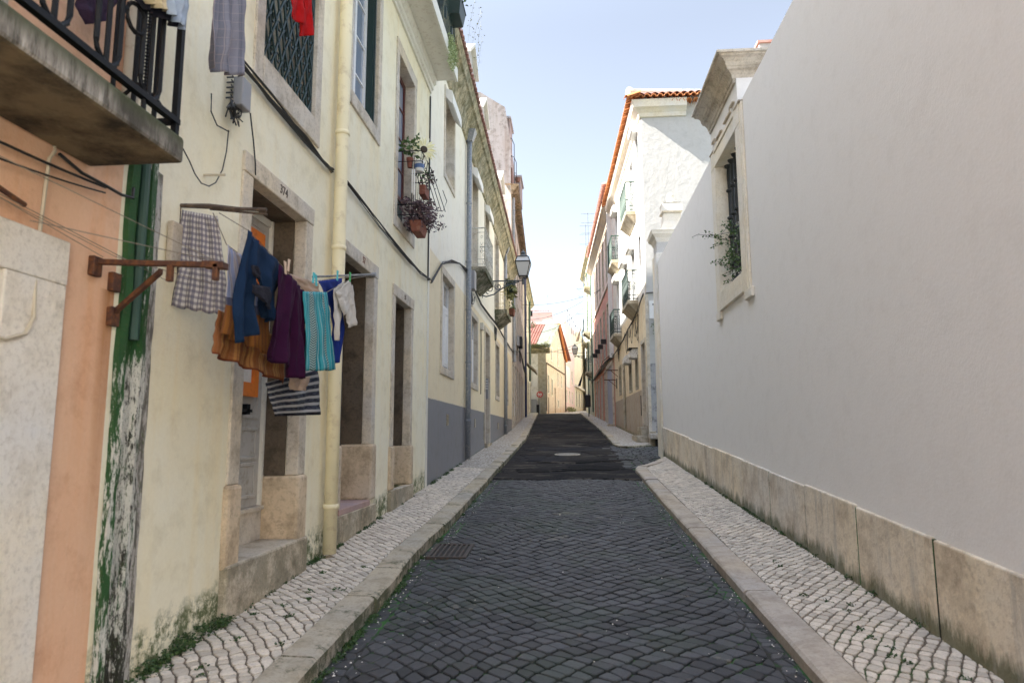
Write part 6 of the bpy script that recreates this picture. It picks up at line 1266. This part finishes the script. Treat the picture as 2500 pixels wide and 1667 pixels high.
cloth('beige_bra', 'small beige underwear hanging below the purple trousers', 'f_beige', z4([(800, 1235), (815, 1310)]), z4([(940, 1225), (890, 1318)]), 'x', -2.10, 1.5, .02, nu=12, nv=8)
cloth('plaid_trousers', 'grey plaid trousers hanging from above over the grey junction box', 'f_plaid', z2([(378, -160), (375, 0), (338, 400), (345, 530)]), z2([(622, -160), (626, 0), (636, 400), (605, 592)]), 'x', -2.05, 2.4, .03, phase=.9, scallop=.006)
t = thing('red_jumper', 'bright red jumper hanging in front of the green window grille', 'laundry', tuple(onX(730, 20, -2.2)))
cloth('cuff', '', 'f_red', z2([(968, -140), (966, 0), (965, 128)]), z2([(1060, -140), (1062, 60), (1066, 190)]), 'x', -2.18, 1, .02, par=t, phase=1)
cloth('sleeve', '', 'f_red', z2([(1060, -140), (1070, 60), (1030, 282)]), z2([(1130, -140), (1138, 60), (1150, 272)]), 'x', -2.2, 1.2, .02, par=t, phase=2)
cloth('straw_cloth', 'straw coloured cloth draped over the near balcony rail', 'f_straw', [(345, -60), (350, -10), (362, 10)], [(415, -60), (415, 0), (415, 30)], 'x', -1.95, 2, .02)
cloth('pale_denim_cloth', 'pale washed denim hanging over the corner of the near balcony rail', 'f_paleblue', [(408, -60), (410, 0), (414, 34)], [(462, -60), (460, 30), (452, 74)], 'x', -1.94, 2, .02)
cloth('dark_cloth', 'dark cloth bundled over the near balcony rail', 'f_dark', [(325, -60), (330, -12), (350, 22)], [(460, -50), (452, 20), (438, 70)], 'x', -1.99, 2, .02)
cloth('purple_cloth', 'faded purple cloth hanging inside the near balcony', 'f_darkpurple', [(185, -60), (195, 20), (215, 60)], [(290, -60), (285, 10), (265, 50)], 'x', -2.3, 2, .02)
# racks, lines, pegs
t = thing('drying_rack', 'rusty iron drying rack bolted to the orange house', 'drying rack', (-2.5, 3.4, 2.5)); mb = MB()
P = FL.P
def bar(mb, a, b, w_, h_): 
    a, b = Vector(a), Vector(b); d = (b-a).normalized(); s = d.cross(Vector((0, 0, 1))).normalized()*w_; u = Vector((0, 0, h_)); mb.hexa([a-s-u, a+s-u, b+s-u, b-s-u, a-s+u, a+s+u, b+s+u, b-s+u])
bar(mb, P(3.34, 0, 2.575), P(3.36, .70, 2.545), .018, .014); bar(mb, P(3.36, .60, 2.55), P(3.36, .72, 2.54), .03, .018)
mb.build('arm', 'm_rust', t, bevel=.004); mb = MB(); bar(mb, P(3.50, .01, 2.32), P(3.40, .34, 2.53), .012, .014); mb.build('brace', 'm_rust', t)
for u, z in ((3.33, 2.55), (3.49, 2.50), (3.50, 2.31)): mb = MB(); FL.box(mb, u-.035, u+.035, 0, .035, z-.055, z+.05); mb.build('wall_plate', 'm_rust', t, bevel=.006)
for d in (.41, .66): mb = MB(); FL.box(mb, 3.33, 3.36, d, d+.03, 2.46, 2.55); mb.build('hook', 'm_rust', t, bevel=.004)
t = thing('wooden_stick', 'dark split wooden stick on wire above the gingham cloth', 'stick', (-2.2, 4.1, 3.1)); mb = MB()
mb.tube([(-2.50, 4.10, 3.145), (-2.3, 4.09, 3.13), (-2.1, 4.10, 3.11), (-1.92, 4.10, 3.10)], [.014, .018, .012, .012], 6); mb.tube([(-2.3, 4.10, 3.115), (-1.92, 4.11, 3.07)], .008, 5); mb.tube([(-2.1, 4.10, 3.115), (-1.93, 4.11, 3.09)], .008, 5); mb.build('stick', 'wood_dark', t)
mb = MB(); mb.tube([(-2.50, 4.10, 3.14), (-2.50, 4.1, 2.9), (-2.49, 4.1, 2.55)], .004, 4); mb.build('wire', 'm_rust', t)
t = thing('far_rod', 'grey metal rod carrying the end of the washing lines by the yellow drainpipe', 'rod', (-2.2, 6.4, 3.2)); mb = MB()
mb.tube([(-2.52, 6.4, 3.205), (-1.88, 6.4, 3.215)], .011, 8); mb.tube([(-1.90, 6.4, 3.215), (-1.86, 6.4, 3.215)], .02, 8); mb.build('rod', 'm_zinc', t)
t = thing('washing_lines', 'thin washing lines stretched from the rusty rack past the stick to the rod', 'washing line', (-1.95, 4, 2.8)); mb = MB()
mb.tube(catenary((-1.85, 3.35, 2.57), (-1.9, 2.2, 2.42), .0, 6), .002, 4); mb.tube(catenary((-2.45, 3.34, 2.6), (-2.4, 2.2, 2.72), .0, 6), .002, 4)
mb.tube([onX(x, y, -1.95) for x, y in ((535, 520), (606, 563), (690, 650), (745, 713), (795, 715), (858, 680))]+[Vector((-1.95, 6.4, 3.2))], .003, 4)
mb.tube([onX(x, y, -2.06) for x, y in ((520, 520), (553, 597), (640, 660), (740, 700))]+[Vector((-2.1, 6.4, 3.2))], .003, 4)
mb.tube([(-2.5, 2.2, 2.75), P(3.34, .12, 2.6), (-2.2, 4.3, 2.62), (-2.1, 6.4, 3.2)], .002, 4)
mb.tube([(-1.95, 1.9, 2.62), P(3.36, .66, 2.57)], .002, 4); mb.tube([(-2.46, 1.9, 2.72), (-2.45, 2.45, 2.72), P(3.9, .06, 2.6)], .0022, 4)
mb.build('line', 'm_cord', t); mb = MB(); mb.tube([(-2.45, 2.62, 2.735), (-2.45, 2.80, 2.70)], .012, 6); mb.build('turnbuckle', 'm_rust', t)
for nm, col, px, py, X, tilt in (('pale wooden clothes peg on the cream top, upper one of two', 'wood_pale', 796, 515, -1.9, .2), ('pale wooden clothes peg leaning beside the purple trousers', 'wood_pale', 775, 530, -1.9, -.3), ('turquoise clothes peg nearest the turquoise towel', 'plastic_teal', 955, 595, -1.94, .3), ('turquoise clothes peg on the blue shirt', 'plastic_teal', 1108, 580, -1.94, .1), ('green clothes peg at the end of the rod', 'plastic_green', 1188, 590, -1.9, .0), ('turquoise clothes peg over the cream top', 'plastic_teal', 972, 610, -1.93, -.3)):
    x, y = z4([(px, py)])[0]; c = onX(x, y, X); t = thing('clothes_peg', nm, 'clothes peg', tuple(c))
    for s in (-1, 1): mb = MB(); mb.tube([c+Vector((0, s*.012+tilt*.03, .04)), c+Vector((0, s*.005, 0)), c+Vector((0, s*.009-tilt*.03, -.045))], .006, 4); mb.build('jaw', col, t)
